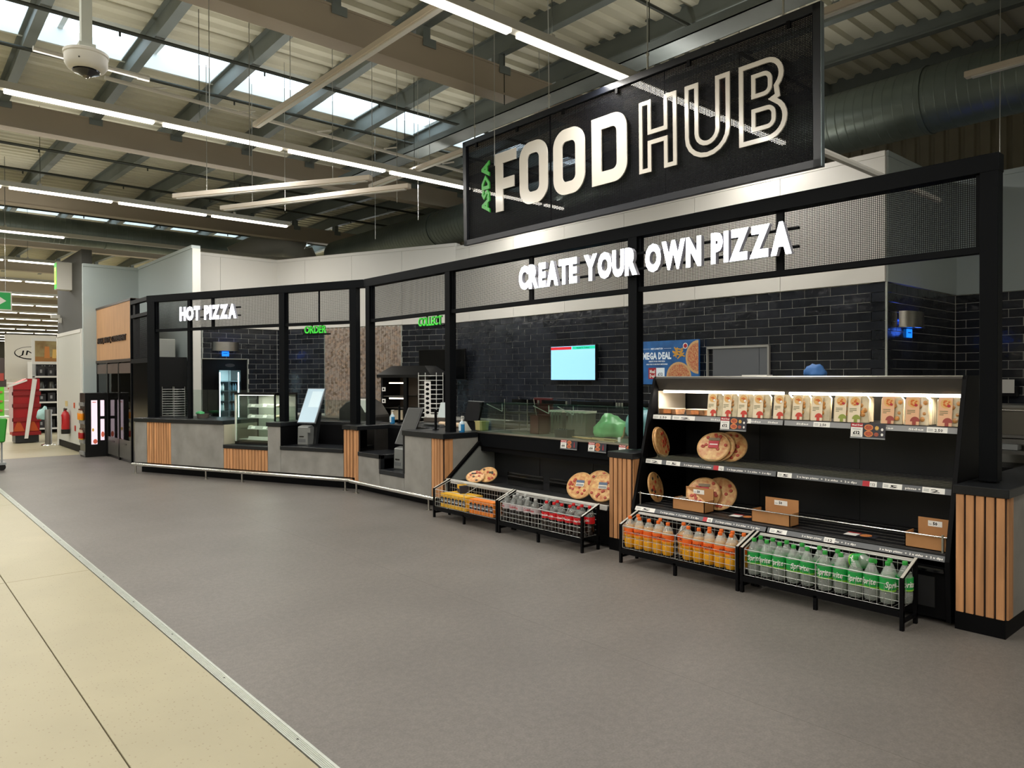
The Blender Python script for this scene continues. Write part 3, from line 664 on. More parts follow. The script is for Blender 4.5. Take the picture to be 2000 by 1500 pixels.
def promo(x, y, z, label, price, w=.26, h=.125, drink=False):
    t = thing('promo_card', label, 'card', (x, y, z), group='meal deal cards'); T = tf(tilt(FRONT, -R(6)), (0, 0, 0))
    mb = MB(); mb.box((0, 0, -.002), (w, h, 0), mat('card_dark', '33323a', .4), T); quad(mb, 0, 0, w, h*.08, greyp, T); mb.obj('card', None, t)
    mb = MB(); quad(mb, .004, h*.72, w*.36, h-.003, red, T, .001); txt(mb, 'Meal Deal', .012, h*.8, h*.11, w*.3, paper, T, .03, z=.0016); mb.obj('red_header', None, t)
    mb = MB(); quad(mb, .004, h*.1, w*.36, h*.71, paper, T, .001); txt(mb, price, w*.08, h*.27, h*.2, w*.2, blackm, T, .05, z=.0016)
    quad(mb, w*.06, h*.57, w*.3, h*.6, greyp, T, .0016); quad(mb, w*.05, h*.17, w*.31, h*.2, greyp, T, .0016); mb.obj('price_panel', None, t)
    mb = MB()
    for cy in (.72, .32): disc(mb, w*.53, h*cy, w*.13, h*.2, orange, T, .001); disc(mb, w*.53, h*cy, w*.1, h*.14, mat('pizza_print', 'b8583a', .6, var=.4, vscale=120), T, .0016)
    if drink: mb.add([(w*.8, h*.25, .001), (w*.85, h*.25, .001), (w*.84, h*.6, .001), (w*.833, h*.8, .001), (w*.817, h*.8, .001), (w*.81, h*.6, .001)], [tuple(range(6))], red, T)
    else:
        disc(mb, w*.76, h*.7, w*.06, h*.14, mat('chips_print', 'd9ad58', .6, var=.4, vscale=150), T, .001, 7); disc(mb, w*.75, h*.3, w*.07, h*.13, mat('wings_print', 'a5533c', .6, var=.4, vscale=150), T, .001, 8)
        for cy in (.62, .3): disc(mb, w*.91, h*cy, w*.035, h*.09, paper, T, .001, 10)
    mb.obj('food_pictures', None, t); return t
gy0, gy1 = 1.70, 4.325
gd = thing('pizza_chiller', 'tall black open chiller with lit top shelf and slanted ends', 'chiller', (0, 0, 0))
prof = [(5.255, .02), (5.225, .42), (5.545, 1.6), (5.57, 1.625), (6.2, 1.625), (6.2, .02)]
for y in (gy0, gy1-.03): MB().prism(prof, y, y+.03, 1).obj('end_panel', blackm, gd, bevel=.002)
box('base', (5.27, gy0+.03, .03), (6.18, gy1-.03, .37), blackm, gd, bevel=.004)
box('base_grille', (5.262, gy0+.1, .1), (5.272, gy1-.1, .3), mat('grille', '141416', .6), gd)
box('bumper_rail', (5.23, gy0+.03, .33), (5.27, gy1-.03, .365), blackg, gd, bevel=.01)
for a, b in ((0, .345), (.345, .69), (.69, 1)): 
    L = gy1-gy0-.06; box('back_panel', (6.02, gy0+.03+a*L+.002, .4), (6.05, gy0+.03+b*L-.002, 1.5), ins, gd)
box('roof', (5.6, gy0+.03, 1.585), (6.18, gy1-.03, 1.62), mat('canopy_metal', '3a3733', .4), gd)
MB().prism([(5.545, 1.605), (5.56, 1.622), (5.66, 1.622), (5.66, 1.6), (5.62, 1.5), (5.60, 1.5)], gy0+.03, gy1-.03, 1).obj('canopy_front', mat('canopy_metal'), gd)
MB().cyl((5.565, gy0+.03, 1.618), (5.565, gy1-.03, 1.618), .008, 8).obj('canopy_edge', steel, gd)
bright = mat('chiller_lamp', 'ffffff', .5, emit=11, ecol='fff4e2')
for a, b in ((4.25, 3.05), (3.0, 1.76)): MB().cyl((5.615, b, 1.485), (5.615, a, 1.485), .012, 10).obj('lamp_tube', bright, gd)
area('chiller_lamp', (5.63, (gy0+gy1)/2, 1.47), .03, 2.4, 16, (1, .94, .86), (0, R(20), 0))
def shelf(t, x0, x1, y0, y1, z, lip=.045):
    s = box('shelf', (x0, y0, z-.025), (x1, y1, z), shelfm, t, bevel=.002)
    for q in range(7): box('shelf_rib', (x0+.03+q*(x1-x0)/7.2, y0, z), (x0+.034+q*(x1-x0)/7.2, y1, z+.003), mat('rib', '4a4845', .4), s)
    if lip: box('shelf_lip', (x0+.008, y0, z), (x0+.012, y1, z+lip), clear, t)
shelf(gd, 5.51, 6.02, gy0+.035, gy1-.035, 1.272, 0); shelf(gd, 5.405, 6.02, gy0+.035, gy1-.035, .872); shelf(gd, 5.26, 6.02, gy0+.035, gy1-.035, .462, 0)
big = '2 x large pizzas  +  2 x sides  +  2 x dips'
pricestrip(gd, 5.50, 3.0, 4.29, 1.232, msgs=[(.62, .1, 'Sides'), (1.0, .1, 'Sides'), (1.16, .09, 'Sides')], labels=[(0, .2, '2.50'), (.22, .24, '2'), (.88, .13, '2.50')], base=mat('strip_silver', '8b8b8c', .4))
pricestrip(gd, 5.50, 1.73, 2.985, 1.232, msgs=[(.1, .1, 'Sides'), (.73, .1, 'Sides'), (.93, .1, 'Sides')], labels=[(.24, .13, '2.50'), (1.05, .13, '2.50')], base=mat('strip_silver'))
for y0, y1, ls in ((3.0, 4.29, [(0, .18, '2'), (.23, .15, '5'), (.72, .05, '', red), (.77, .05, '12')]), (1.73, 2.985, [(.0, .12, '5'), (.66, .05, '', red), (.71, .05, '12'), (.8, .13, '5'), (1.06, .14, '2')])):
    pricestrip(gd, 5.393, y0, y1, .83, msgs=[(.42 if y0 > 2 else .16, .28 if y0 > 2 else .46, big if y0 < 2 else '2 x large pizzas + 2 x sides'), (.85, .4, big) if y0 > 2 else (.95, .1, 'pizzas +')], labels=ls)
for y0, y1, ls in ((3.0, 4.29, [(0, .22, '5'), (.72, .04, '', red), (.76, .05, '12')]), (1.73, 2.985, [(.02, .14, '5'), (.45, .08, '12')])):
    pricestrip(gd, 5.235, y0, y1, .415, msgs=[(.28, .4, big), (.84, .4, big)], labels=ls, a=R(32))
MB().cyl((5.285, gy0+.03, .565), (5.285, gy1-.03, .565), .005, 8).obj('guard_rail', chrome, gd)
for y in (gy0+.06, gy1-.06): MB().cyl((5.285, y, .462), (5.285, y, .58), .008, 8).obj('rail_bracket', steel, gd)
for y, lb in ((3.565, 'left meal deal card hanging on the top shelf edge of the tall chiller'), (2.455, 'right meal deal card hanging on the top shelf edge of the tall chiller')): promo(5.485, y, 1.165, lb, '£12', .25, .115)
t = thing('promo_card', 'meal deal card lying flat on the bottom deck of the tall chiller, left one', 'card', (5.36, 3.4, .466), R(8), 'flat cards')
for o_ in range(2):
    if o_: t = thing('promo_card', 'meal deal card lying flat on the bottom deck near the right cardboard tray', 'card', (5.36, 2.45, .466), R(3), 'flat cards')
    T = tf(UPF, (0, 0, 0)); mb = MB(); quad(mb, 0, 0, .22, .12, mat('card_dark'), T, .001); quad(mb, .0, 0, .09, .12, paper, T, .002); quad(mb, .0, .09, .09, .12, red, T, .003); disc(mb, .14, .06, .04, .05, orange, T, .003); mb.obj('card', None, t)
# side dish packs on the top shelf
film = mat('food_fried', 'c98a45', .35, var=.5, vscale=25, coat=.5, objvar=.15); traym = mat('tray_clear_plastic', 'd9c9a8', .2, var=.3, vscale=12, coat=.4)
cardm = {'r': mat('sleeve_cream', 'ead9bb', .5), 'g': mat('sleeve_cream'), 'p': mat('sleeve_peach', 'e6b48c', .5)}
badge = {'r': mat('badge_red', 'c8402f', .5), 'g': mat('badge_green', '8f9a3f', .5), 'p': mat('badge_maroon', '9c4238', .5)}
def sidepack(kind, w=.155, h=.2):
    t = thing('side_pack', 'pack', 'food', (0, 0, 0))
    MB().prism([(0, .003), (.004, 0), (w-.004, 0), (w, .003), (w, h-.02), (w-.02, h), (.02, h), (0, h-.02)], 0, .028, 0).obj('tray', traym, t, bevel=.003)
    mb = MB()
    for i in range(9): mb.ball((-.002, random.uniform(.02, w-.02), random.uniform(.02, h-.03)), random.uniform(.012, .02), None, 6, 4, (.5, 1, 1))
    mb.obj('food', film, t)
    T = tf(FRONT, (-.013, w*.92, 0)); sw = w*.56
    mb = MB(); mb.box((0, 0, -.002), (sw, h*.99, 0), cardm[kind], T); o = mb.obj('card_sleeve', None, t)
    mb = MB(); disc(mb, sw*.55, h*.78, sw*.42, h*.17, mat('plate_print', 'e0b06a', .5), T, .001)
    for i in range(9): a = random.uniform(0, 6.3); q = random.uniform(0, .3); disc(mb, sw*(.55+q*math.cos(a)), h*(.78+q*.4*math.sin(a)), sw*.1, h*.03, mat('print_orange', 'd0691f' if kind != 'g' else 'd08a2a', .5), T, .0015+.0001*i, 6)
    disc(mb, sw*.75, h*.7, sw*.13, h*.05, paper if kind == 'r' else red, T, .003, 9); mb.obj('dish_picture', None, o)
    mb = MB(); disc(mb, sw*.7, h*.12, sw*.36, h*.17, badge[kind], T, .0012, 14, 0, math.pi); quad(mb, sw*.5, 0, sw*.78, h*.12, badge[kind], T, .0012); mb.obj('badge', None, o)
    mb = MB()
    for q in (.5, .44, .38): quad(mb, sw*.1, h*q, sw*(.7 if q > .4 else .4), h*(q+.025), mat('small_print', '7d7a55', .6), T, .0014)
    mb.obj('print_lines', None, o); return t
packs = {k: sidepack(k) for k in 'rgp'}; used = set()
ord_ = ['leftmost', 'second', 'third', 'fourth', 'fifth', 'sixth', 'seventh']
for i, (k, y, x, lb) in enumerate([('r', 3.745, 5.545, 'leftmost'), ('r', 3.605, 5.555, 'second'), ('r', 3.455, 5.56, 'third'), ('r', 3.30, 5.55, 'fourth'), ('r', 3.125, 5.55, 'fifth'), ('r', 2.97, 5.56, 'sixth'), ('r', 2.80, 5.55, 'seventh'),
        ('g', 2.615, 5.55, 'left one of the two side dish packs with a green badge on the lit shelf'), ('g', 2.505, 5.54, 'right one of the two side dish packs with a green badge on the lit shelf'),
        ('p', 2.27, 5.55, 'left cream side dish pack with a maroon badge on the lit shelf'), ('p', 2.10, 5.55, 'front cream side dish pack with maroon badge before a row of packs'), ('p', 1.888, 5.545, 'peach side dish pack second from the right end of the lit shelf'), ('p', 1.80, 5.53, 'peach side dish pack cut off at the right end of the lit shelf')]):
    w = .155; y -= w-.005
    if y < gy0+.035: y = gy0+.036
    lab = lb if len(lb) > 9 else '%s of the side dish packs with a red badge on the lit shelf' % lb
    loc = (x+.02, y, 1.276); rot = (0, R(7), R(random.uniform(-5, 5)) if 0 < i < 11 else 0)
    if k in used: o = dup(packs[k], loc, label=lab, rot=rot)
    else: o = packs[k]; o.location = loc; o.rotation_euler = rot; o['label'] = lab; used.add(k)
    o['group'] = 'side dish packs on the lit top shelf'
for i in range(4): dup(packs['p'], (5.645+.034*i, 1.952, 1.276), label='brown food pack standing edge on behind the maroon badge packs', rot=(0, R(3), 0))['group'] = 'packs filed behind the front row'
for i in range(3): dup(packs['g'], (5.62+.04*i, 2.385, 1.276), label='food pack standing edge on behind the green badge packs', rot=(0, R(3), 0))['group'] = 'packs filed behind the green badge packs'
tub = mat('clear_tub', 'b7855f', .15, var=.4, vscale=20, coat=.5)
for y, lb in ((4.08, 'shallow clear tub of food at the left end of the lit shelf'), (3.78, 'shallow clear tub with an orange label beside the first side dish pack')):
    t = thing('food_tub', lb, 'food', (5.56, y, 1.275), group='food tubs on the lit shelf')
    MB().prism([(.015, 0), (.135, 0), (.15, .048), (0, .048)], 0, .19, 1).obj('tub', tub, t, bevel=.003); box('lid', (-.004, -.004, .048), (.154, .194, .054), mat('pale_lid', 'c7b79c', .3), t, bevel=.002)
    box('label', (-.004, .05, .01), (.004, .13, .045), orange, t)
for y in (4.285,): box('inner_end_liner', (5.58, y, 1.275), (6.0, y+.006, 1.49), mat('liner_white', 'd8ccb9', .5), gd)
# pizzas
crust = mat('pizza_crust', 'c79a63', .6, var=.3, vscale=30); cheese = mat('pizza_cheese', 'dcb878', .4, var=.45, vscale=28, coat=.35, objvar=.06, col2='b86a35')
pepp = mat('pepperoni', 'a63a22', .5); olive = mat('dark_topping', '3d342a', .5); filmw = mat('pale_gloss_film', 'efe6d6', .12)  # filmw: plain pale gloss for white labels and bag rims
def pizza(label, loc, rot, r=.15, dark=False, lab='red', group='pizzas in the chillers'):
    t = thing('pizza', label, 'pizza', loc, rot=rot, group=group)
    MB().lathe([(r*.9, 0), (r, .006), (r, .014), (r*.95, .019), (r*.9, .016)], 32).obj('crust', crust, t, smooth=True)
    MB().lathe([(r*.91, .013), (r*.9, .0175), (0, .019)], 28).obj('cheese', cheese, t, smooth=True)
    for i in range(13 if not dark else 11):
        a = random.uniform(0, 6.28); q = r*.82*math.sqrt(random.random()); MB().lathe([(.015, 0), (.015, .004), (.012, .006)], 9).obj('topping', olive if dark and i % 2 else pepp, t, (q*math.cos(a), q*math.sin(a), .018))
    mb = MB(); T = tf(Matrix.Identity(3), (0, 0, .0255))
    if lab: 
        quad(mb, -.045, -.015, .045, .055, filmw if lab == 'white' else red, T, 0)
        if lab == 'red': quad(mb, -.05, .06, .05, .085, mat('tan_label', '7d6a50', .5), T, .0); quad(mb, -.035, .015, .035, .025, paper, T, .0008)
        else: quad(mb, -.045, .025, .045, .055, mat('blue_label', '4a5d78', .5), T, .0008); quad(mb, -.04, -.01, .04, .015, greyp, T, .0008)
        mb.obj('label', None, t)
    return t
def lean(y, x, z, r, yawd, tiltd):  # stands on its rim, leaning back
    e = R(tiltd); return (x, y, z+r*math.sin(e)+.004), (e, 0, R(yawd))
for i, (y, x, z, r, yw, tl, lb, dk, lab) in enumerate([
    (3.68, 5.57, .876, .145, -72, 56, 'front pizza of the leaning stack on the middle shelf', 0, 'red'), (3.655, 5.605, .876, .145, -72, 57, 'middle pizza of the leaning stack on the middle shelf', 0, 'red'), (3.575, 5.67, .876, .145, -70, 60, 'rear pizza with red topping leaning behind the stack on the middle shelf', 0, None),
    (4.2, 5.50, .876, .14, 12, 76, 'pizza half hidden by the left end of the middle shelf, front one', 0, None), (4.245, 5.53, .876, .14, 12, 78, 'pizza half hidden by the left end of the middle shelf, rear one', 0, None),
    (3.72, 5.475, .466, .15, -72, 60, 'front pizza leaning behind the cardboard tray on the bottom deck', 0, 'red'), (3.61, 5.55, .466, .15, -70, 62, 'rear pizza leaning behind the other on the bottom deck', 0, None), (4.225, 5.44, .466, .14, 12, 76, 'dark pizza half hidden at the left end of the bottom deck', 1, None)]):
    loc, rot = lean(y, x, z, r, yw, tl); pizza(lb, loc, rot, r, dk, lab)
# cardboard dip trays on the bottom deck
kraft = mat('kraft_card', 'b4804f', .7, var=.1, vscale=6)
def dipbox(label, y0, y1, pots):
    t = thing('card_tray', label, 'box', (5.30, y0, .466), group='cardboard dip trays'); w = y1-y0
    for nm, a, b in (('tray_front', (0, 0, 0), (.006, w, .10)), ('tray_side', (0, 0, 0), (.14, .006, .10)), ('tray_side', (0, w-.006, 0), (.14, w, .10)), ('tray_base', (0, 0, 0), (.14, w, .005)), ('tray_back', (.134, 0, 0), (.14, w*.86, .19))): box(nm, a, b, kraft, t)
    mb = MB(); T = tf(FRONT, (.133, w*.62, .135)); quad(mb, 0, 0, w*.34, .038, paper, T, .0006); txt(mb, '50', w*.12, .01, .02, None, blackm, T, .04, z=.0012); quad(mb, w*.02, .012, w*.09, .016, greyp, T, .0012); mb.obj('price_ticket', None, t)
    if pots:
        for i in range(3):
            p = thing('dip_pot', ['leftmost', 'middle', 'rightmost'][i]+' clear dip pot in the left cardboard tray', 'pot', (5.365, y1-.065-.1*i, .471+(.05, .035, .03)[i]), group='dip pots in the cardboard tray')
            MB().lathe([(.028, 0), (.036, .04), (.04, .042)], 14).obj('pot', mat('dip_brown', '5a4233', .2, coat=.5), p, smooth=True); MB().lathe([(.041, .042), (.041, .046), (0, .047)], 14).obj('lid', mat('clear_lid', 'a9a296', .15, coat=.5), p, smooth=True)
dipbox('cardboard tray holding clear dip pots, left on the bottom deck', 3.595, 3.92, True); dipbox('empty cardboard tray with a price ticket in the middle of the bottom deck', 2.83, 3.155, False); dipbox('cardboard tray with a price ticket at the right end of the bottom deck', 1.74, 2.0, False)
# ------------------------------------------------------------------ create your own pizza prep chiller
py0, py1 = 4.62, 7.235
pc = thing('prep_chiller', 'black prep chiller with glass screen on top and open front below', 'chiller', (0, 0, 0))
for y in (py0, py1-.02): MB().prism([(5.27, .02), (5.25, .36), (5.285, .40), (5.77, .80), (5.77, .93), (6.6, .93), (6.6, .02)], y, y+.02, 1).obj('end_panel', mat('end_dark', '7d807c', .35) if y > 6 else blackm, pc)
MB().prism([(5.245, .37), (5.28, .36), (5.79, .79), (5.77, .82)], py1-.03, py1+.012, 1).obj('end_trim', blackm, pc)
for a, b, nm, m in (((5.28, py0+.02, .03), (6.5, py1-.02, .34), 'base', blackm), ((6.02, py0+.02, .36), (6.05, py1-.02, .76), 'back_panel', ins), ((5.77, py0, .762), (5.80, py1, .936), 'fascia', black),
        ((5.82, py0+.02, .72), (5.86, py1-.02, .765), 'lamp_valance', mat('valance', '7a6f60', .5)), ((5.76, py0, .925), (6.62, py1, .945), 'deck', mat('prep_deck', '6f6a61', .35, .3, var=.2, vscale=20)),
        ((5.29, py0+.02, .34), (6.02, py1-.02, .365), 'lower_deck', shelfm), ((5.8, py0+.02, .70), (6.5, py1-.02, .925), 'deck_core', blackm)): box(nm, a, b, m, pc)
for y in (py0+.9, py0+1.75): box('back_seam', (6.015, y, .36), (6.021, y+.006, .76), blackg, pc)
box('lip_strip', (5.255, py0+.02, .355), (5.285, py1-.02, .40), mat('lip_white', 'b9b6b0', .5), pc)
for y0, y1 in ((5.9, 6.5), (5.35, 5.8)): box('acrylic_divider', (5.62, y0, .37), (5.625, y1, .52), glassmat('smoked_acrylic', '8f8f8f', .8, .06), pc)
box('front_rail', (5.757, py0, .930), (5.785, py1, .948), steel, pc)
for y0, y1 in ((py0+.01, 5.92), (5.93, py1-.02)): box('glass_front', (5.775, y0, .945), (5.783, y1, 1.292), glass, pc); box('glass_top', (5.775, y0, 1.292), (6.2, y1, 1.302), glassmat('green_edge_glass', 'd4ebe2', .92, .04), pc)
box('glass_end', (5.78, py1-.03, .945), (6.2, py1-.022, 1.292), glass, pc)
for k, (y0, y1) in enumerate(((6.62, 7.05), (6.1, 6.5), (5.35, 6.0), (4.66, 5.2))): box('order_rail', (6.17, y0, 1.302), (6.2, y1, 1.345), blackg, pc)
for y in (6.55, 6.07, 5.3, 5.26, 5.22, 4.64): box('rail_clip', (6.16, y-.012, 1.302), (6.18, y+.012, 1.34), chrome, pc)
for y in (7.1, 6.25, 5.85): MB().tube([(6.05, y, 1.29), (6.05, y, 1.19), (5.8, y, 1.29)], .005, 5).obj('glass_bracket', whitep, pc)
for i, y in enumerate((5.76, 5.345, 4.925)): promo(5.748, y, .832, ['left', 'middle', 'right, half hidden'][i]+' meal deal card on the fascia of the prep chiller', '£6', .255, .105, True)
for i, (y, x, z, r, yw, tl, lb, dk, lab) in enumerate([(6.82, 5.58, .365, .12, -55, 42, 'dark topped pizza lying tilted at the left end of the prep chiller', 1, None), (6.9, 5.46, .365, .115, -50, 30, 'small pizza with white rim lying in front of the dark topped pizza', 1, None),
    (5.16, 5.72, .367, .15, -70, 62, 'rear pizza leaning at the right end of the prep chiller', 0, 'red'), (5.235, 5.52, .367, .15, -72, 58, 'front pizza with white label at the right end of the prep chiller', 0, 'white'), (4.96, 5.56, .367, .15, -70, 60, 'pizza with blue label half hidden by the slatted pillar', 0, 'white')]):
    loc, rot = lean(y, x, z, r, yw, tl); pizza(lb, loc, rot, r, dk, lab)
# things standing on the prep deck
D = .9455
rb = thing('utensil_bin', 'dark red square bin with a steel ladle on the prep counter', 'bin', (5.95, 6.32, D))
mb = MB().box((0, 0, 0), (.17, .15, .01)); 
for a, b in (((0, 0, 0), (.008, .15, .22)), ((.162, 0, 0), (.17, .15, .22)), ((0, 0, 0), (.17, .008, .22)), ((0, .142, 0), (.17, .15, .22))): mb.box(a, b)
mb.obj('bin', mat('dark_red_plastic', '4a1210', .35), rb); MB().cyl((.08, .07, .02), (.04, .13, .42), .005, 6).obj('ladle', steel, rb)
t = thing('panel_stand', 'dark red board standing behind the utensil bin on the prep counter', 'board', (6.3, 6.5, D)); box('board', (0, -.05, 0), (.02, .28, .42), mat('dark_red_plastic'), t, bevel=.003); box('shelf', (-.12, -.04, .2), (0, .26, .215), mat('dark_red_plastic'), t)
t = thing('pan_rack', 'wire pan rack with dark trays on the prep counter at the left', 'rack', (6.1, 6.74, D))
for z in (.1, .22, .33): box('pan', (0, -.05, z), (.25, .36, z+.02), mat('pan_grey', '55504c', .3, .6), t, bevel=.003)
for x in (0, .25):
    for y in (-.06, .37): MB().cyl((x, y, 0), (x, y, .4), .006, 6).obj('rack_post', steel, t)
t = thing('small_crate', 'small black crate on the front edge of the prep counter', 'crate', (5.83, 5.74, D)); MB().prism([(.008, 0), (.122, 0), (.13, .09), (0, .09)], 0, .20, 1).obj('crate', mat('crate_black', '17181a', .5), t, bevel=.004)
for i in range(5): MB().cyl((.03, .03+.035*i, .09), (.03, .03+.035*i, .10), .008, 6).obj('peg', mat('crate_black'), t)
for i, (y, w, d) in enumerate(((6.2, .2, .14), (5.82, .32, .18))):
    t = thing('steel_container', ['narrow', 'wide'][i]+' steel container lined with a plastic bag on the prep counter', 'container', (6.22, y, D), group='bag lined containers'); box('container', (0, 0, 0), (d, w, .27), mat('container_steel', '8a837a', .4, .5), t, bevel=.004)
    MB().box((-.006, -.006, .255), (d+.006, w+.006, .28)).obj('bag_rim', filmw, t); mb = MB()
    for k in range(4): mb.add([(-.008, w*(k+.3)/4, .26), (-.014, w*(k+.6)/4, .09+.03*(k % 2)), (-.008, w*(k+.8)/4, .26)], [(0, 1, 2)])
    mb.obj('bag_flap', glassmat('bag_film', 'e8e8e4', .85, .2), t)
def blob(name, label, cat, loc, m, sz, seed=1, n=18):
    rnd = random.Random(seed); mb = MB(); k = 10; vs = []; me = None
    prof = []; bm = bmesh.new(); bmesh.ops.create_icosphere(bm, subdivisions=3, radius=1)
    from mathutils import noise
    for v in bm.verts:
        d = 1+.35*noise.noise(v.co*2.1+Vector((seed, seed*2, 0)))+.2*abs(noise.noise(v.co*5+Vector((seed, 0, 0))))
        v.co = Vector((v.co.x*sz[0]*d, v.co.y*sz[1]*d, max(-.25, v.co.z)*sz[2]*d)); 
    zmin = min(v.co.z for v in bm.verts)
    for v in bm.verts: v.co.z -= zmin
    me = bpy.data.meshes.new(name); bm.to_mesh(me); bm.free(); me.materials.append(m); me.polygons.foreach_set('use_smooth', [True]*len(me.polygons))
    o = place(me, name, None, loc); return tag(o, label, cat)
blob('plastic_bag', 'crumpled translucent green plastic bag on the prep counter', 'bag', (6.3, 5.52, D), mat('green_bag', '8fcf8f', .3, var=.2, vscale=10), (.15, .2, .17), 3)
blob('plastic_bag', 'crumpled pale blue plastic bag behind the green bag', 'bag', (6.42, 5.18, D), mat('blue_bag', '8fbfc8', .3, var=.2, vscale=10), (.13, .18, .26), 5)
sk = mat('pale_stick', 'bf9f74', .6, objvar=.2)
for i in range(11):
    a = random.uniform(-.25, .25)+R(90); o = MB().box((-.14, -.007, 0), (.14, .007, .008)).obj('wooden_stick', sk, None, (5.84+.028*(i % 5), 5.18+.15*(i % 4)+random.uniform(-.03, .03), D+.0085*(i//5)), (0, 0, a)); tag(o, 'flat wooden stick in the loose pile on the prep counter', 'stick', 'wooden sticks on the prep counter')
t = thing('wooden_paddle', 'curved wooden tool standing at the right end of the prep counter', 'tool', (5.86, 4.98, D)); MB().tube([(0, .06, .005), (0, .02, .02), (0, -.03, .07), (0, -.05, .16)], .009, 7).obj('handle', sk, t); box('ferrule', (-.012, .0, 0), (.012, .035, .05), paper, t)
# things standing on the collect counter
W_ = .9385
def sanitiser(label, loc):
    t = thing('sanitiser_bottle', label, 'bottle', loc, group='hand sanitiser bottles')
    MB().lathe([(.033, 0), (.035, .005), (.035, .1), (.033, .12), (.014, .14)], 18, None, None, [mat('blue_gel', '2a7fb8', .15, coat=.5)]*2+[mat('bottle_clear', 'b5cbd6', .15, coat=.5)]*2).obj('body', None, t, smooth=True)
    MB().lathe([(.014, .14), (.014, .16), (.006, .165), (.006, .19), (.012, .192), (.012, .2)], 12).obj('pump', whitep, t, smooth=True); box('nozzle', (-.006, -.035, .193), (.006, .01, .202), whitep, t)
    box('label', (-.0365, -.022, .02), (-.034, .022, .105), mat('pale_blue_label', 'cfe2ea', .5), t)
sanitiser('blue hand sanitiser bottle right of the canopy post on the collect counter', (5.57, 7.31, W_)); sanitiser('blue hand sanitiser bottle behind the bell post by the corner', AL(.30, -.30, .94))
t = thing('card_terminal', 'small white card holder leaning beside the sanitiser bottle', 'terminal', (5.72, 7.46, W_)); MB().prism([(0, 0), (.12, 0), (.03, .12), (.02, .12)], 0, .05, 1).obj('holder', whitep, t)
t = thing('till_screen', 'black till screen turned away on the collect counter', 'screen', (5.92, 7.58, W_), R(-8)); MB().prism([(.0, .11), (.03, .1), (.10, .36), (.07, .37)], -.18, .19, 1).obj('screen', blackm, t, bevel=.004); box('till_base', (.02, -.1, 0), (.2, .12, .12), blackm, t, bevel=.005); box('screen_edge', (.07, -.18, .366), (.1, .19, .372), greyp, t)
t = thing('yellow_tub', 'pale yellow plastic tub behind the end of the glass screen', 'tub', (5.84, 7.255, W_+.006)); MB().prism([(.01, 0), (.11, 0), (.125, .115), (0, .115)], 0, .14, 1).obj('tub', mat('pale_yellow', 'c9bd7d', .5), t, bevel=.004); box('rim', (-.004, -.004, .112), (.129, .144, .12), mat('pale_yellow'), t)
for loc, lb in (((5.56, 7.86, W_), 'thin black post standing on the collect counter beside the long loaf'), (AL(.42, -.34, .94), 'thin black post on the counter corner beside the sanitiser bottle')):
    t = thing('screen_post', lb, 'post', loc); box('post', (-.012, -.012, 0), (.012, .012, .26), blackm, t); box('foot', (-.03, -.03, 0), (.03, .03, .008), blackm, t)
t = thing('rolling_pin', 'long pale wooden roll lying on the back of the collect counter', 'roll', (6.02, 7.85, W_+.035)); MB().lathe([(.0, 0), (.024, .01), (.034, .06), (.036, .4), (.034, .55), (0, .56)], 14, None, Matrix.Rotation(R(-90), 4, 'X')).obj('roll', mat('pale_dough', 'cdb394', .6, var=.15, vscale=20), t, smooth=True)
for i in range(3): t = thing('tray_stack', 'grey tray in the stack behind the dark ordering screen', 'tray', (5.9, 8.25, W_+.012*i), group='grey trays on the collect counter'); box('tray', (0, 0, 0), (.28, .4, .006), mat('tray_grey', '3d4040', .35), t); box('tray_rim', (0, 0, .006), (.28, .006, .011), greyp, t)
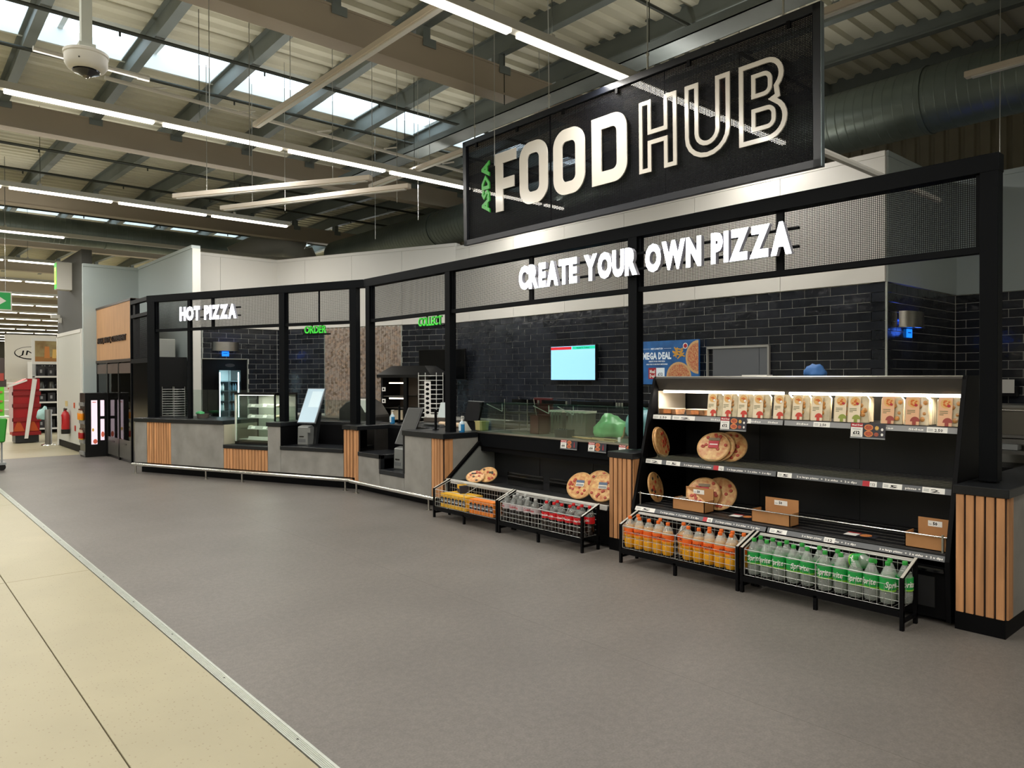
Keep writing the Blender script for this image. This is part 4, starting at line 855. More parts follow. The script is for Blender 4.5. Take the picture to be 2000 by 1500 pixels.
# ------------------------------------------------------------------ wire drinks baskets
def basket(label, y0, y1):
    t = thing('drinks_basket', label, 'basket', (4.93, y0, 0), group='wire drinks baskets'); L = y1-y0; zt, zr, zb = .325, .415, .135
    for y in (0, L-.024):
        box('leg', (-.002, y, 0), (.024, y+.024, zt+.006), blackm, t, bevel=.002); box('leg', (.215, y, 0), (.24, y+.024, zr), blackm, t, bevel=.002)
        MB().prism([(0, zt), (.24, zr), (.24, zr+.012), (0, zt+.012)], y, y+.024, 1).obj('side_arm', blackm, t)
        MB().prism([(.004, zt+.012), (.238, zr+.012), (.238, zr+.016), (.004, zt+.016)], y+.003, y+.021, 1).obj('arm_capping', mat('capping', 'b4b0a6', .4), t)
        box('foot_bar', (0, y, .05), (.24, y+.02, .07), blackm, t)
    box('leg', (0, L/2-.012, 0), (.024, L/2+.012, .1), blackm, t); box('bottom_rail', (0, 0, .085), (.02, L, .125), blackm, t); box('bottom_rail', (.22, 0, .085), (.24, L, .125), blackm, t)
    mb = MB(); w = .0016
    def seg(a, b): mb.cyl(a, b, w, 4)
    e = .03; n = 24
    for z in (zb, zb+.048, zb+.096, zb+.143): seg((.012, e, z), (.012, L-e, z)); seg((.225, e, z), (.225, L-e, z))
    for k in range(2): seg((.225, e, .33+.05*k), (.225, L-e, .33+.05*k))
    for i in range(n+1): y = e+(L-2*e)*i/n; seg((.012, y, zb), (.012, y, zt-.045)); seg((.225, y, zb), (.225, y, .40)); seg((.012, y, zb), (.225, y, zb))
    for y in (e, L-e, L/2):
        for z in (zb+.048, zb+.096, zb+.143): seg((.012, y, z), (.225, y, z))
        for k in range(5): x = .012+.213*k/4; seg((x, y, zb), (x, y, zb+.143+.02*k))
    mb.obj('wire_grid', wire, t, stuff=True)
    mb = MB(); w = .0036
    mb.cyl((.012, e, zt), (.012, L-e, zt), w, 6).cyl((.225, e, .405), (.225, L-e, .405), w, 6)
    for y in (e, L-e, L/2): mb.cyl((.012, y, zt), (.225, y, .405), w, 6).cyl((.012, y, zb), (.012, y, zt), w, 6)
    mb.obj('rim_wire', wire, t); box('rear_strip', (.228, .03, .398), (.25, L-.03, .418), mat('strip_white', 'c6c4be', .5), t)
    return t
basket('nearest wire basket full of green labelled lemonade bottles', 1.868, 3.03); basket('wire basket full of orange drink bottles', 3.045, 4.215)
basket('wire basket of cola bottles in front of the prep chiller', 4.655, 5.86); basket('farthest wire basket holding yellow and orange cartons', 5.875, 7.03)
petd = mat('clear_dark_bottle', 'cdd3cd', .08, alpha=.16, coat=1, bump=.25, bscale=35)
pet = mat('clear_bottle', 'cdd3cd', .08, alpha=.34, coat=1, bump=.25, bscale=35)
def bottle(kind):
    r, h = .049, .275; t = thing('bottle', 'bottle', 'bottle')
    sh = {'lemon': [(.044, .185), (.028, .222), (.014, .25)], 'cola': [(.047, .18), (.04, .205), (.022, .235), (.014, .25)], 'diet': [(.047, .18), (.043, .205), (.026, .235), (.014, .25)], 'orange': [(.047, .18), (.044, .2), (.03, .23), (.014, .25)]}[kind]
    low = [(.03, 0), (.042, .006), (r, .03), (r, .075), (.044, .085), (r, .1), (r, .165)]
    MB().lathe((low if kind == 'lemon' else [(r-.0015, .163), (r, .165)])+sh, 14).obj('bottle_shell', pet if kind in ('lemon', 'orange') else petd, t, smooth=True)
    liq = {'lemon': None, 'cola': '1a0d08', 'diet': '17100d', 'orange': 'dc9a10'}[kind]
    if liq: MB().lathe([(.03, 0), (.042, .006), (r, .03), (r, .075), (.044, .085), (r, .1), (r-.0005, .165), (sh[0][0]-.004, .183), (sh[1][0]-.004, sh[1][1]-.004)]+([(sh[2][0]-.004, sh[2][1])] if kind == 'diet' else [])+[(0, sh[2][1]+.001 if kind == 'diet' else sh[1][1]-.003)], 14).obj('liquid', mat('liquid_'+kind, liq, .12, coat=.4, emit=0), t, smooth=True)
    else: MB().lathe([(.0, .003), (.04, .008), (r-.003, .03), (r-.003, .165), (.038, .19), (0, .191)], 14).obj('liquid', glassmat('lemonade', 'dfe9dc', .93, .08, .1), t, smooth=True)
    cc = {'lemon': '2f9a3c', 'cola': 'c4131c', 'diet': 'a9aaa8', 'orange': 'e0681c'}[kind]
    MB().lathe([(.0155, .247), (.0165, .249), (.0165, .268), (.0145, .272), (0, .272)], 14).obj('cap', mat('cap_'+kind, cc, .4), t, smooth=True)
    lc, z0, z1 = {'lemon': ('1f9a45', .085, .172), 'cola': ('c4101a', .11, .172), 'diet': ('b9aeb0', .125, .182), 'orange': ('e8641a', .108, .172)}[kind]
    lab = MB().lathe([(r+.0008, z0), (r+.0012, z0+.002), (r+.0012, z1-.002), (r+.0008, z1)], 18).obj('label', mat('label_'+kind, lc, .4), t, smooth=True)
    word, tc, th = {'lemon': ('Sprite', paper, .04), 'cola': ('Coca-Cola', paper, .022), 'diet': ('Coke', red, .026), 'orange': ('FANTA', navy, .02)}[kind]
    vs, fs = textmesh(word, .02, 0, 2); x0 = min(v[0] for v in vs); x1 = max(v[0] for v in vs); wd = .1 if kind == 'lemon' else .08; k = wd/(x1-x0); hz = th/.73
    mb = MB(); R_ = r+.0022
    def wrap(v): a = math.pi+((v[0]-x0)*k-wd/2+.25*v[1]*hz*.6)/R_*1.0; zz = (z0+z1)/2-th*.4+v[1]*hz; return (R_*math.cos(a), R_*math.sin(a), zz)
    # reading direction on the -x side runs towards -y
    mb.add([(lambda p: (p[0], p[1], p[2]))(wrap(v)) for v in vs], fs, tc); mb.obj('brand_lettering', None, lab)
    if kind in ('lemon', 'orange'): 
        m2 = mat('label_accent_'+kind, '8bc53f' if kind == 'lemon' else 'f2a21e', .4); MB().lathe([(r+.0016, z0+.001), (r+.0016, z0+.011)], 18).obj('label_band', m2, lab, smooth=True)
    return t
protos = {}
def put(kind, x, y, z=.137, label='', rot=None, rz=0, group=None):
    if kind not in protos: protos[kind] = bottle(kind); o = protos[kind]; o.location = (x, y, z); o.rotation_euler = rot or (0, 0, rz); o['label'] = label
    else: o = dup(protos[kind], (x, y, z), label=label, rot=rot or (0, 0, rz))
    o['group'] = group; return o
names10 = ['leftmost', 'second from left', 'third from left', 'fourth from left', 'fifth from left', 'sixth from left', 'seventh from left', 'eighth from left', 'ninth from left', 'tenth from left', 'rightmost']
ys = [2.955, 2.855, 2.755, 2.645, 2.545, 2.41, 2.305, 2.2, 2.1, 1.995, 1.925]
for i, y in enumerate(ys[:-1]): put('lemon', 5.005+random.uniform(-.005, .01), y, label='%s lemonade bottle in the front row of the green basket' % names10[i], rz=R(random.choice((0, 12, -20, 60, -5, 25))), group='lemonade bottles')
for i, y in enumerate((2.96, 2.86, 2.75, 2.63, 2.5, 2.37, 2.02, 1.925)): put('lemon', 5.105, y, label='%s lemonade bottle in the rear row of the green basket' % (names10[i] if i < 7 else 'rightmost'), rz=R(random.uniform(-60, 60)), group='lemonade bottles')
put('lemon', 5.12, 2.33, .335, 'lemonade bottle lying on its side on top of the green basket bottles', rot=(R(78), R(0), R(-20)), group='lemonade bottles')
for i, y in enumerate((4.145, 4.045, 3.945, 3.845, 3.745, 3.545, 3.445, 3.345, 3.245, 3.145)): put('orange', 4.998+random.uniform(-.004, .006), y, label='%s orange drink bottle in the front row of the orange basket' % names10[i], rz=R(random.choice((0, 15, -30, 70, 110))), group='orange drink bottles')
for i, y in enumerate((4.14, 3.9, 3.66, 3.41, 3.30, 3.2, 3.10)): put('orange', 5.1, y, label='%s orange drink bottle in the rear row of the orange basket' % names10[i], rz=R(random.uniform(-90, 90)), group='orange drink bottles')
for i, y in enumerate((5.79, 5.68, 5.58, 5.47, 5.36)): put('diet', 5.0, y, label='%s silver capped cola bottle in the front row' % names10[i], rz=R(random.uniform(-40, 40)), group='silver capped cola bottles')
for i, y in enumerate((5.74, 5.62, 5.30)): put('diet', 5.1, y, label='%s silver capped cola bottle in the rear row' % names10[i], rz=R(random.uniform(-40, 40)), group='silver capped cola bottles')
for i, y in enumerate((5.2, 5.095, 4.99, 4.88, 4.77)): put('cola', 5.0, y, label='%s red capped cola bottle in the front row' % names10[i], rz=R(random.uniform(-25, 40)), group='red capped cola bottles')
for i, y in enumerate((5.15, 4.93, 4.82, 4.72)): put('cola', 5.1, y, label='%s red capped cola bottle in the rear row' % names10[i], rz=R(random.uniform(-40, 40)), group='red capped cola bottles')
def carton(kind):
    t = thing('drink_carton', 'carton', 'box'); c = {'yellow': 'd9a51c', 'orange': 'dd7a1a'}[kind]; w = .062
    box('carton', (0, 0, 0), (.12, w, .155), mat('carton_'+kind, c, .5, objvar=.1), t, bevel=.002)
    mb = MB(); T = tf(FRONT, (-.0006, w, 0)); mb.add([(w*.04, .045, 0), (w*.96, .045, 0), (w*.96, .1, 0)]+[(w*(.5+.46*math.cos(R(a))), .1+.018*math.sin(R(a)), 0) for a in range(15, 180, 15)]+[(w*.04, .1, 0)], [tuple(range(15))], mat('carton_band', '14161f', .5), T)
    mb.obj('dark_band', None, t); mb = MB(); quad(mb, w*.12, .066, w*.88, .08, mat('carton_print', 'b9c2c8', .5), T, .001); mb.obj('print', None, t); return t
cp = {}
def putc(kind, loc, label, rot=(0, 0, 0), group='drink cartons'):
    if kind not in cp: cp[kind] = carton(kind); o = cp[kind]; o.location = loc; o.rotation_euler = rot; o['label'] = label
    else: o = dup(cp[kind], loc, label=label, rot=rot)
    o['group'] = group
for i in range(7): putc('yellow', (4.955, 6.85-.068*i, .138), '%s yellow carton in the front row of the carton basket' % names10[i])
for i in range(7): putc('yellow', (5.08, 6.85-.068*i, .138), 'yellow carton in the rear row of the carton basket', group='yellow cartons in the rear row')
for i in range(6): putc('orange', (4.955, 6.31-.068*i, .138), '%s orange carton in the front row of the carton basket' % names10[i])
t = thing('drink_carton', 'yellow and navy carton lying on top of the yellow cartons', 'box', (5.075, 6.70, .295), R(-25)); box('carton', (0, 0, 0), (.1, .15, .085), mat('carton_navy', '171b2c', .5), t, bevel=.002); box('yellow_top', (-.001, .05, .045), (.101, .151, .0865), mat('carton_yellow'), t)
# ------------------------------------------------------------------ things on the hot counter
cc = thing('cake_cabinet', 'glass fronted lit cake display cabinet set into the hot counter', 'cabinet', AL(-.06, 1.665, .5625), TH)
cw, cd, ch = .86, .5, .825
box('base', (0, 0, 0), (cd, cw, .045), blackg, cc); box('top', (-.005, -.005, ch-.035), (cd, cw+.005, ch), blackg, cc, bevel=.003)
for y in (0, cw-.022): box('corner_post', (0, y, .04), (.022, y+.022, ch-.03), black if y == 0 else mat('pale_post', 'bfc0b6', .4), cc); box('corner_post', (cd-.022, y, .04), (cd, y+.022, ch-.03), black, cc)
box('side_frame', (.0, cw-.0, .03), (cd, cw+.004, .05), black, cc); box('back', (cd-.01, .02, .04), (cd, cw-.02, ch-.03), mat('cabinet_back', '77796f', .3), cc)
box('front_glass', (.002, .02, .045), (.006, cw-.02, ch-.035), glass, cc); box('side_glass', (.02, cw-.006, .045), (cd-.02, cw-.002, ch-.035), glass, cc); box('side_glass', (.02, .002, .045), (cd-.02, .006, ch-.035), glass, cc)
box('lamp', (.03, .05, ch-.045), (.05, cw-.05, ch-.037), mat('cabinet_lamp', 'ffffff', .5, emit=6, ecol='fff4e0'), cc)
area('cabinet_lamp', AL(.15, 1.665+cw/2, .5625+ch-.06), .1, .7, 13, (1, .95, .88))
trayc = mat('cabinet_tray', 'a9aaa2', .35, .3); bun = mat('cream_bun', 'e3d3b4', .6, var=.2, vscale=30); tk = mat('white_ticket', 'f2f1ea', .5)
for z in (.07, .24, .42, .59):
    s = box('shelf', (.05, .03, z), (cd-.02, cw-.03, z+.006), glass if z > .1 else trayc, cc); MB().prism([(.03, .0), (.06, .055), (.064, .055), (.034, 0)], .05, .62, 1).obj('ticket_rail', trayc, s, (0, 0, z))
    if z > .1:
        for k in range(2): MB().prism([(.026, .012), (.045, .048), (.047, .048), (.028, .012)], .46-.25*k, .54-.25*k, 1).obj('price_ticket', tk, s, (0, 0, z))
for z, ysn in ((.246, (.12, .2, .68)), (.426, (.1, .18, .3, .38, .7)), (.596, (.1, .2, .3, .4))):
    for y in ysn:
        o = MB().ball((0, 0, .02), .035, bun, 12, 7, (1.1, 1.3, .75)).obj('cream_cake', None, None, Vector(AL(-.06+.18, 1.665+y, .5625+z)), (0, 0, TH), smooth=True); tag(o, 'cream cake on %s shelf of the cake cabinet' % {.246: 'the lowest glass', .426: 'the middle glass', .596: 'the top glass'}[z], 'cake', 'cakes in the display cabinet')
kbody = mat('kiosk_body', '7d7f7d', .35, .3); kdark = mat('kiosk_dark', '1c1e20', .35)
def kiosk(label, loc, rz, lit, s=1):
    t = thing('order_kiosk', label, 'kiosk', loc, rz)
    box('base_plate', (-.1, -.14, 0), (.16, .16, .008), kdark, t, bevel=.002)
    MB().prism([(-.07, .008), (.08, .008), (.1, .27), (.05, .31), (-.06, .285)], -.06, .13, 1).obj('printer', kbody, t, bevel=.008); box('receipt_slot', (-.074, .01, .13), (-.066, .09, .145), blackg, t); box('printer_front', (-.071, -.02, .05), (-.066, .11, .1), mat('printer_front', '5f6162', .4), t)
    MB().prism([(.06, .01), (.12, .01), (.22, .5), (.16, .5)], -.11, -.02, 1).obj('stand', kdark, t)
    a = R(27); T = Matrix.Translation((-.02, 0, .335)) @ Matrix.Rotation(a, 4, 'Y')
    w, h = .17*s, .6*s
    MB().box((-.012, -w, 0), (.014, w, h), None, T).obj('screen_bezel', kdark if not lit else mat('bezel_grey', '5a5f64', .4), t, bevel=.004)
    MB().box((-.0145, -w+.016, .016), (-.012, w-.016, h-.016), None, T).obj('display', mat('kiosk_lit', 'a9bfcb', .3, emit=.28, ecol='a9c4d6') if lit else mat('kiosk_off', '2c2d2a', .4, spec=.3), t)
    if lit: MB().box((-.0152, -w+.03, h*.45), (-.0145, w*.3, h*.9), None, T).obj('screen_panel', mat('kiosk_panel', 'bccdd4', .3, emit=.33, ecol='bcd2dd'), t)
    else: MB().box((-.0152, w-.02, .02), (-.0145, w-.016, h-.02), None, T).obj('screen_edge', greyp, t)
    box('card_reader', (-.09, -.13, .2), (-.03, -.07, .27), kbody, t)
kiosk('tall ordering kiosk with a pale lit screen on the hot counter', AL(.03, 1.10, .586), TH+R(4), True); kiosk('ordering kiosk with a dark screen in the stepped recess', (5.48, 8.5, .373), R(8), False, .92)
gs = thing('glass_screen', 'clear glass hygiene screen along the back of the hot counter', 'screen', (JX, JY, 0), TH)
for y0, y1 in ((2.63, 3.62), (3.63, 4.66)): box('pane', (.36, y0, .943), (.366, y1, 1.42), glass, gs)
box('pane', (.5, .2, .943), (.506, 1.4, 1.27), glass, gs)
for y in (2.64, 3.62, 4.64): box('clamp', (.35, y-.02, .943), (.376, y+.02, .98), steel, gs)
t = thing('wire_basket_stack', 'tall stack of wire trays at the left end of the hot counter', 'rack', AL(.14, 4.18, .943), TH)
mb = MB()
for k in range(12):
    z = .02+.042*k
    for a, b in (((0, 0), (.22, 0)), ((.22, 0), (.22, .3)), ((.22, .3), (0, .3)), ((0, .3), (0, 0)), ((.1, 0), (.1, .3))): mb.cyl((a[0], a[1], z), (b[0], b[1], z+.004), .0035, 4)
for x, y in ((0, 0), (.22, 0), (0, .3), (.22, .3)): mb.cyl((x, y, 0), (x, y, .53), .003, 4)
mb.obj('wire_trays', wire, t, stuff=True)
t = thing('glove_box', 'shallow pan with a green cloth on the hot counter', 'pan', AL(.2, 3.55, .943), TH); MB().lathe([(.09, 0), (.1, .07), (.105, .07)], 18).obj('pan', mat('pan_brown', '57504a', .4, .3), t, smooth=True)
blob('cloth', 'green cloth draped over the shallow pan', 'cloth', AL(.2, 3.62, 1.012), mat('green_cloth', '4fae6e', .6), (.06, .11, .035), 9)
blackd = mat('dispenser_black', '0a0a0b', .3)
cab = thing('tall_cabinet', 'tall black cabinet under the pale dispensers, left of the kitchen', 'cabinet', (4.05, 14.62, 0)); box('carcass', (0, 0, 0), (.53, 2.6, 2.02), blackd, cab, bevel=.004)
for k in range(3): box('door', (-.015, .02+.86*k, .1), (0, .86+.86*k, 1.98), blackd, cab); box('handle', (-.03, .08+.86*k, .9), (-.015, .1+.86*k, 1.2), kdark, cab)
for i, y in enumerate((15.05, 15.45)):
    t = thing('drink_dispenser', ['right', 'left'][i]+' pale dispenser on top of the tall black cabinet', 'dispenser', (4.2, y, 2.021)); box('body', (0, 0, .0), (.3, .27, .36), mat('dispenser_grey', '9d9e97', .4), t, bevel=.01)
    for z in (.26, .14): MB().cyl((-.03, .13, z), (.0, .13, z), .045, 12).obj('knob', blackd, t)
    box('drip_cup', (-.05, .07, 0), (-.005, .19, .06), mat('dark_red_plastic'), t)
bf = thing('bottle_fridge', 'black fridge with a lit glass door recessed in the tiled wall', 'fridge', (4.97, 14.98, 0))
box('case', (0, 0, 0), (.34, .6, 2.0), blackg, bf); box('case', (.77, 0, 0), (.9, .6, 2.0), blackg, bf); box('case', (.34, 0, 1.78), (.77, .6, 2.0), blackg, bf); box('case', (.34, 0, 0), (.77, .6, .75), blackg, bf); box('case', (.34, .55, .75), (.77, .6, 1.78), mat('fridge_back', '9db6bd', .4), bf)
for z in (.95, 1.15, 1.35, 1.55): box('shelf', (.35, .05, z), (.76, .5, z+.012), mat('fridge_shelf', '5b7079', .4), bf)
for x in (.36, .74): box('lamp', (x-.008, .03, .8), (x+.008, .05, 1.74), mat('fridge_lamp', 'dff2ff', .5, emit=7, ecol='d8f0ff'), bf)
box('glass_door', (.34, -.006, .75), (.77, -.002, 1.78), glass, bf); box('door_frame', (.52, -.012, .75), (.535, -.004, 1.78), mat('door_edge', '6d8791', .3), bf); MB().lathe([(.09, 0), (.1, .004)], 20, None, Matrix.Translation((.55, -.006, 1.88)) @ Matrix.Rotation(R(90), 4, 'X') @ Matrix.Diagonal((1, .35, 1, 1))).obj('badge', mat('badge_grey', '2f3338', .3), bf)
for k, (x, z) in enumerate([(x, z) for z in (.962, 1.162, 1.362) for x in (.41, .46, .6, .66, .71)]):
    o = MB().lathe([(.02, 0), (.022, .01), (.022, .1), (.008, .13), (.008, .15)], 10).obj('fridge_bottle', mat('fridge_white', 'd5dfe0', .4) if x < .5 else mat('fridge_blue', '5d7f90', .4), None, (4.97+x, 15.1, z), smooth=True); tag(o, 'small bottle standing inside the lit black fridge', 'bottle', 'bottles in the recessed fridge')
def killer(label, loc, rz):
    t = thing('insect_killer', label, 'lamp', loc, rz)
    n = 12; p = [(.0, 0)]+[(-.16*math.sin(math.pi*i/n), -.27*math.cos(math.pi*i/n)) for i in range(n+1)]
    p = [(-.13*math.sin(math.pi*i/n), .27*math.cos(math.pi*i/n)) for i in range(n+1)]
    q = [(x*.97, y*.97) for x, y in reversed(p)]
    MB().prism(p+q, -.085, .085, 2).obj('steel_cover', steel, t, smooth=True); MB().prism([(x*1.1, y*1.05) for x, y in p], -.095, -.085, 2).obj('base_tray', steel, t); box('tube', (-.05, -.22, -.02), (-.03, .22, .0), mat('uv_tube', '3060ff', .4, emit=14, ecol='1c4dff'), t)
    box('blue_plate', (-.012, -.07 if rz > 0 else -.02, -.2), (-.002, .07, -.105), mat('blue_plate_emission', '2a8cff', .4, emit=1.1, ecol='1a86ff'), t); box('board_print', (-.014, -.04, -.15), (-.012, .05, -.14), navy, t)  # blue plate below the tray; its glow is emission in the material
    return t
killer('curved steel insect killer with blue glow above the recessed fridge', (5.42, 14.945, 2.26), R(90)); killer('curved steel insect killer with blue glow on the short tiled return wall', (8.80, 3.285, 2.255), R(90))
for loc in ((5.42, 14.82, 2.13), (8.80, 3.17, 2.13)):
    l = bpy.data.lights.new('uv_lamp', 'POINT'); l.energy = .4; l.color = (.05, .18, 1); l.shadow_soft_size = .05; o = bpy.data.objects.new('uv_lamp', l); COL.objects.link(o); o.location = loc
# back counter, heated cabinet, racks
bc = thing('back_counter', 'low steel back counter along the tiled and mosaic walls', 'counter', (JX, JY, 0), TH); box('top', (2.35, .3, .82), (3.0, 4.4, .86), steel, bc); box('body', (2.4, .3, 0), (3.0, 4.4, .82), mat('steel_body', '6e6b66', .4, .6), bc)
bc2 = thing('rear_counter', 'low steel rear counter along the main tiled wall', 'counter', (0, 0, 0)); box('top', (7.5, 3.6, .84), (8.17, 10.2, .88), steel, bc2); box('body', (7.55, 3.6, 0), (8.17, 10.2, .84), mat('steel_body'), bc2)
hp = (1.45, -.55)
hc = thing('heated_cabinet', 'black heated display cabinet with a pitched roof behind the corner post', 'cabinet', AL(1.55, .25, 0), TH)
w = .98; d = .55; z0, z1 = .0, 1.62
for y in (-w+.6, .6-.07): pass
yA, yB = -.40, .58
for a, b in (((0, yA, .0), (d, yB, .82)), ((d-.03, yA, .82), (d, yB, z1)), ((0, yA, .82), (d, yA+.04, z1)), ((0, yB-.04, .82), (d, yB, z1)), ((0, .05, .82), (.05, .12, z1))): box('case', a, b, blackd, hc)
MB().add([(-.05,yA-.05,z1),(d+.03,yA-.05,z1),(d+.03,yB+.05,z1),(-.05,yB+.05,z1),(-.05,yA-.05,z1+.05),(d+.03,yA-.05,z1+.05),(d+.03,yB+.05,z1+.05),(-.05,yB+.05,z1+.05),(.1,yA+.16,z1+.2),(d-.1,yA+.16,z1+.2),(d-.1,yB-.16,z1+.2),(.1,yB-.16,z1+.2)],
    [(0,3,2,1),(0,1,5,4),(1,2,6,5),(2,3,7,6),(3,0,4,7),(4,5,9,8),(5,6,10,9),(6,7,11,10),(7,4,8,11),(8,9,10,11)]).obj('pitched_roof', blackd, hc)
for z in (.9, 1.1, 1.3): box('shelf', (.02, .12, z), (d-.03, yB-.04, z+.012), steel, hc); box('price_frame', (-.01, yB-.1, z+.09), (-.002, yB-.03, z+.16), paper, hc); box('price_hole', (-.012, yB-.08, z+.11), (-.008, yB-.05, z+.14), blackm, hc)
for z in (1.26, 1.52): box('lamp', (.03, .14, z), (.05, yB-.15, z+.02), mat('warm_tube', 'fff0d8', .5, emit=5, ecol='fff0da'), hc)
box('inner_back', (d-.04, .12, .85), (d-.03, yB-.04, z1), mat('warm_back', '5a4e42', .5), hc)
o = box('pizza_box', (0, 0, 0), (.22, .24, .16), mat('cream_box', 'd3c3a6', .6), None, loc=AL(1.6, .42, .913), rot=(0, 0, TH)); tag(o, 'cream cardboard box on the lowest shelf of the heated cabinet', 'box')
wk_ = thing('wire_pizza_rack', 'white wire rack with a column of black and white labels right of the corner post', 'rack', AL(1.30, -.42, 0), TH)
mb = MB()
for k in range(11):
    z = .9+.075*k
    for x in (0, .1, .2): mb.cyl((x, -.02, z), (x, .32, z), .005, 5)
    mb.cyl((0, -.02, z), (.2, -.02, z), .005, 5); mb.cyl((0, .32, z), (.2, .32, z), .005, 5)
for x, y in ((0, -.02), (.2, -.02), (0, .32), (.2, .32)): mb.cyl((x, y, .0), (x, y, 1.7), .006, 5)
mb.obj('wire_shelves', mat('white_wire', 'd8d8d2', .4), wk_, stuff=True)
box('label_column', (-.012, .08, .92), (-.008, .2, 1.56), paper, wk_); mb = MB()
for k in range(8): disc(mb, -.14, .985+.075*k, .035, .024, blackm, tf(FRONT, (-.0125, 0, 0)), .001, 10)
mb.obj('label_print', None, wk_)
area('fridge_lamp', (5.52, 15.02, 1.72), .36, .05, 7, (.85, .95, 1), (R(25), 0, 0))
t = thing('dark_equipment', 'dark covered equipment behind the lit kiosk', 'equipment', AL(.95, .85, 0), TH); MB().prism([(-.35, 0), (.4, 0), (.4, 1.1), (.25, 1.22), (.0, 1.30), (-.2, 1.2), (-.35, 1.0)], 0, .4, 0).obj('cover', mat('dark_cover', '2b2825', .5, var=.3, vscale=5), t, bevel=.02); MB().add([(-.002, -.32, 1.28), (-.002, .02, 1.28), (-.002, -.15, 1.05)], [(0, 1, 2)]).obj('white_notice', paper, t)
t = thing('till_printer', 'white till with raised screen between corner post and dark kiosk', 'till', AL(.95, -.62, .0), TH); box('cupboard', (-.1, -.25, 0), (.4, .25, .93), mat('steel_body'), t); box('till', (0, -.2, .935), (.25, .2, 1.0), mat('till_dark', '4a423a', .5), t, bevel=.005); MB().prism([(.12, 1.0), (.16, 1.0), (.26, 1.22), (.22, 1.23)], -.2, .02, 1).obj('screen', mat('pale_screen', 'b9c3c2', .4), t); box('paper_roll', (.05, .03, 1.0), (.2, .18, 1.04), paper, t)
# screens, poster and hatch on the tiled wall
def tv(label, loc, rz, w, h, on):
    t = thing('wall_screen', label, 'screen', loc, rz); box('case', (0, -w, 0), (.05, 0, h), blackd, t, bevel=.004); box('wall_bracket', (.05, -w*.65, h*.3), (.2, -w*.35, h*.7), blackm, t)
    T = tf(FRONT, (-.002, -.012, .016)); W2, H2 = w-.024, h-.03
    mb = MB(); quad(mb, 0, 0, W2, H2, mat('screen_off', '08090b', .12) if not on else mat('screen_blue', '8fc8ee', .4, emit=.95, ecol='8ecbf2'), T, 0); mb.obj('display', None, t)
    if on:
        mb = MB(); quad(mb, 0, H2*.9, W2*.48, H2*.985, mat('screen_red', 'd0232c', .4, emit=.6, ecol='d8202a'), T, .001); mb.obj('red_banner', None, t)
        mb = MB(); quad(mb, W2*.5, H2*.9, W2, H2*.985, mat('screen_green', '1fd0a8', .4, emit=.65, ecol='1fd0a8'), T, .001); txt(mb, 'Ready To Collect', W2*.6, H2*.925, H2*.035, W2*.28, mat('screen_dark_green', '0a6a50', .4), T, .02, z=.002); mb.obj('green_banner', None, t)
    else: box('lower_edge_strip', (-.006, -w, -.004), (.0, 0, .006), kdark, t)  # solid dark strip along the lower edge of the case
tv('switched off black wall screen by the left canopy post', AL(2.75, .855, 1.58), TH, .99, .56, False); tv('wall screen showing pale blue with red and green banners', (8.10, 8.325, 1.565), 0, .955, .545, True)
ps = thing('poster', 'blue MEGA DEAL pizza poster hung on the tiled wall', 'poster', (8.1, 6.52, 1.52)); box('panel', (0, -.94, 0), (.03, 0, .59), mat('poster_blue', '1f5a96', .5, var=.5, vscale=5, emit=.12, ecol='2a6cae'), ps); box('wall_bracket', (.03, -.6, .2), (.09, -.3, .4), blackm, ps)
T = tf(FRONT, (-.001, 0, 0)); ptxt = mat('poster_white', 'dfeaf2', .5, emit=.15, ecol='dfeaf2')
mb = MB(); txt(mb, 'MEGA DEAL', .03, .345, .092, .48, ptxt, T, .045); txt(mb, 'MIX & MATCH', .17, .475, .022, .2, ptxt, T, .04); txt(mb, 'CREATE YOUR OWN PIZZA', .13, .305, .018, .28, ptxt, T, .04); txt(mb, 'AND PICK YOUR FAVOURITE SIDES', .09, .265, .018, .36, ptxt, T, .04)
for x in (.03, .39): quad(mb, x, .484, x+.12, .487, ptxt, T)
mb.obj('poster_lettering', None, ps)
mb = MB(); quad(mb, .13, .075, .26, .225, red, T, .001); txt(mb, 'Meal', .15, .155, .045, .09, paper, T, .05, z=.002); txt(mb, 'Deal', .15, .095, .045, .09, paper, T, .05, z=.002); quad(mb, .26, .075, .40, .225, ptxt, T, .001); txt(mb, '£12', .29, .12, .04, .08, navy, T, .03, z=.002); mb.obj('price_block', None, ps)
pc1, pc2 = mat('pizza_art_crust', 'd3ad7a', .6), mat('pizza_art_top', 'b7402c', .6, var=.6, vscale=60, col2='d9b07a')
mb = MB(); disc(mb, .63, .1, .20, .20, pc1, T, .001, 28); disc(mb, .63, .1, .175, .175, pc2, T, .002, 28); mb.add([(.94, .60-.52, .001)]+[(.94-.2*math.sin(R(a)), .36-.22*math.cos(R(a)), .001) for a in range(0, 181, 12)]+[(.94, .58, .001)], [tuple(range(18))], pc1, T); mb.add([(.94-.172*math.sin(R(a)), .36-.19*math.cos(R(a)), .002) for a in range(0, 181, 12)], [tuple(range(16))], pc2, T); mb.obj('pizza_pictures', None, ps)
mb = MB()
for i in range(16): a = random.uniform(0, 3.1); x = .64+random.uniform(-.07, .07); y = .42+random.uniform(-.06, .06); c, s_ = math.cos(a)*.045, math.sin(a)*.045; mb.add([(x-c-s_*.2, y-s_+c*.2, .002+.0002*i), (x-c+s_*.2, y-s_-c*.2, .002+.0002*i), (x+c+s_*.2, y+s_-c*.2, .002+.0002*i), (x+c-s_*.2, y+s_+c*.2, .002+.0002*i)], [(0, 1, 2, 3)], mat('fries_print', 'd6a03f', .6), T)
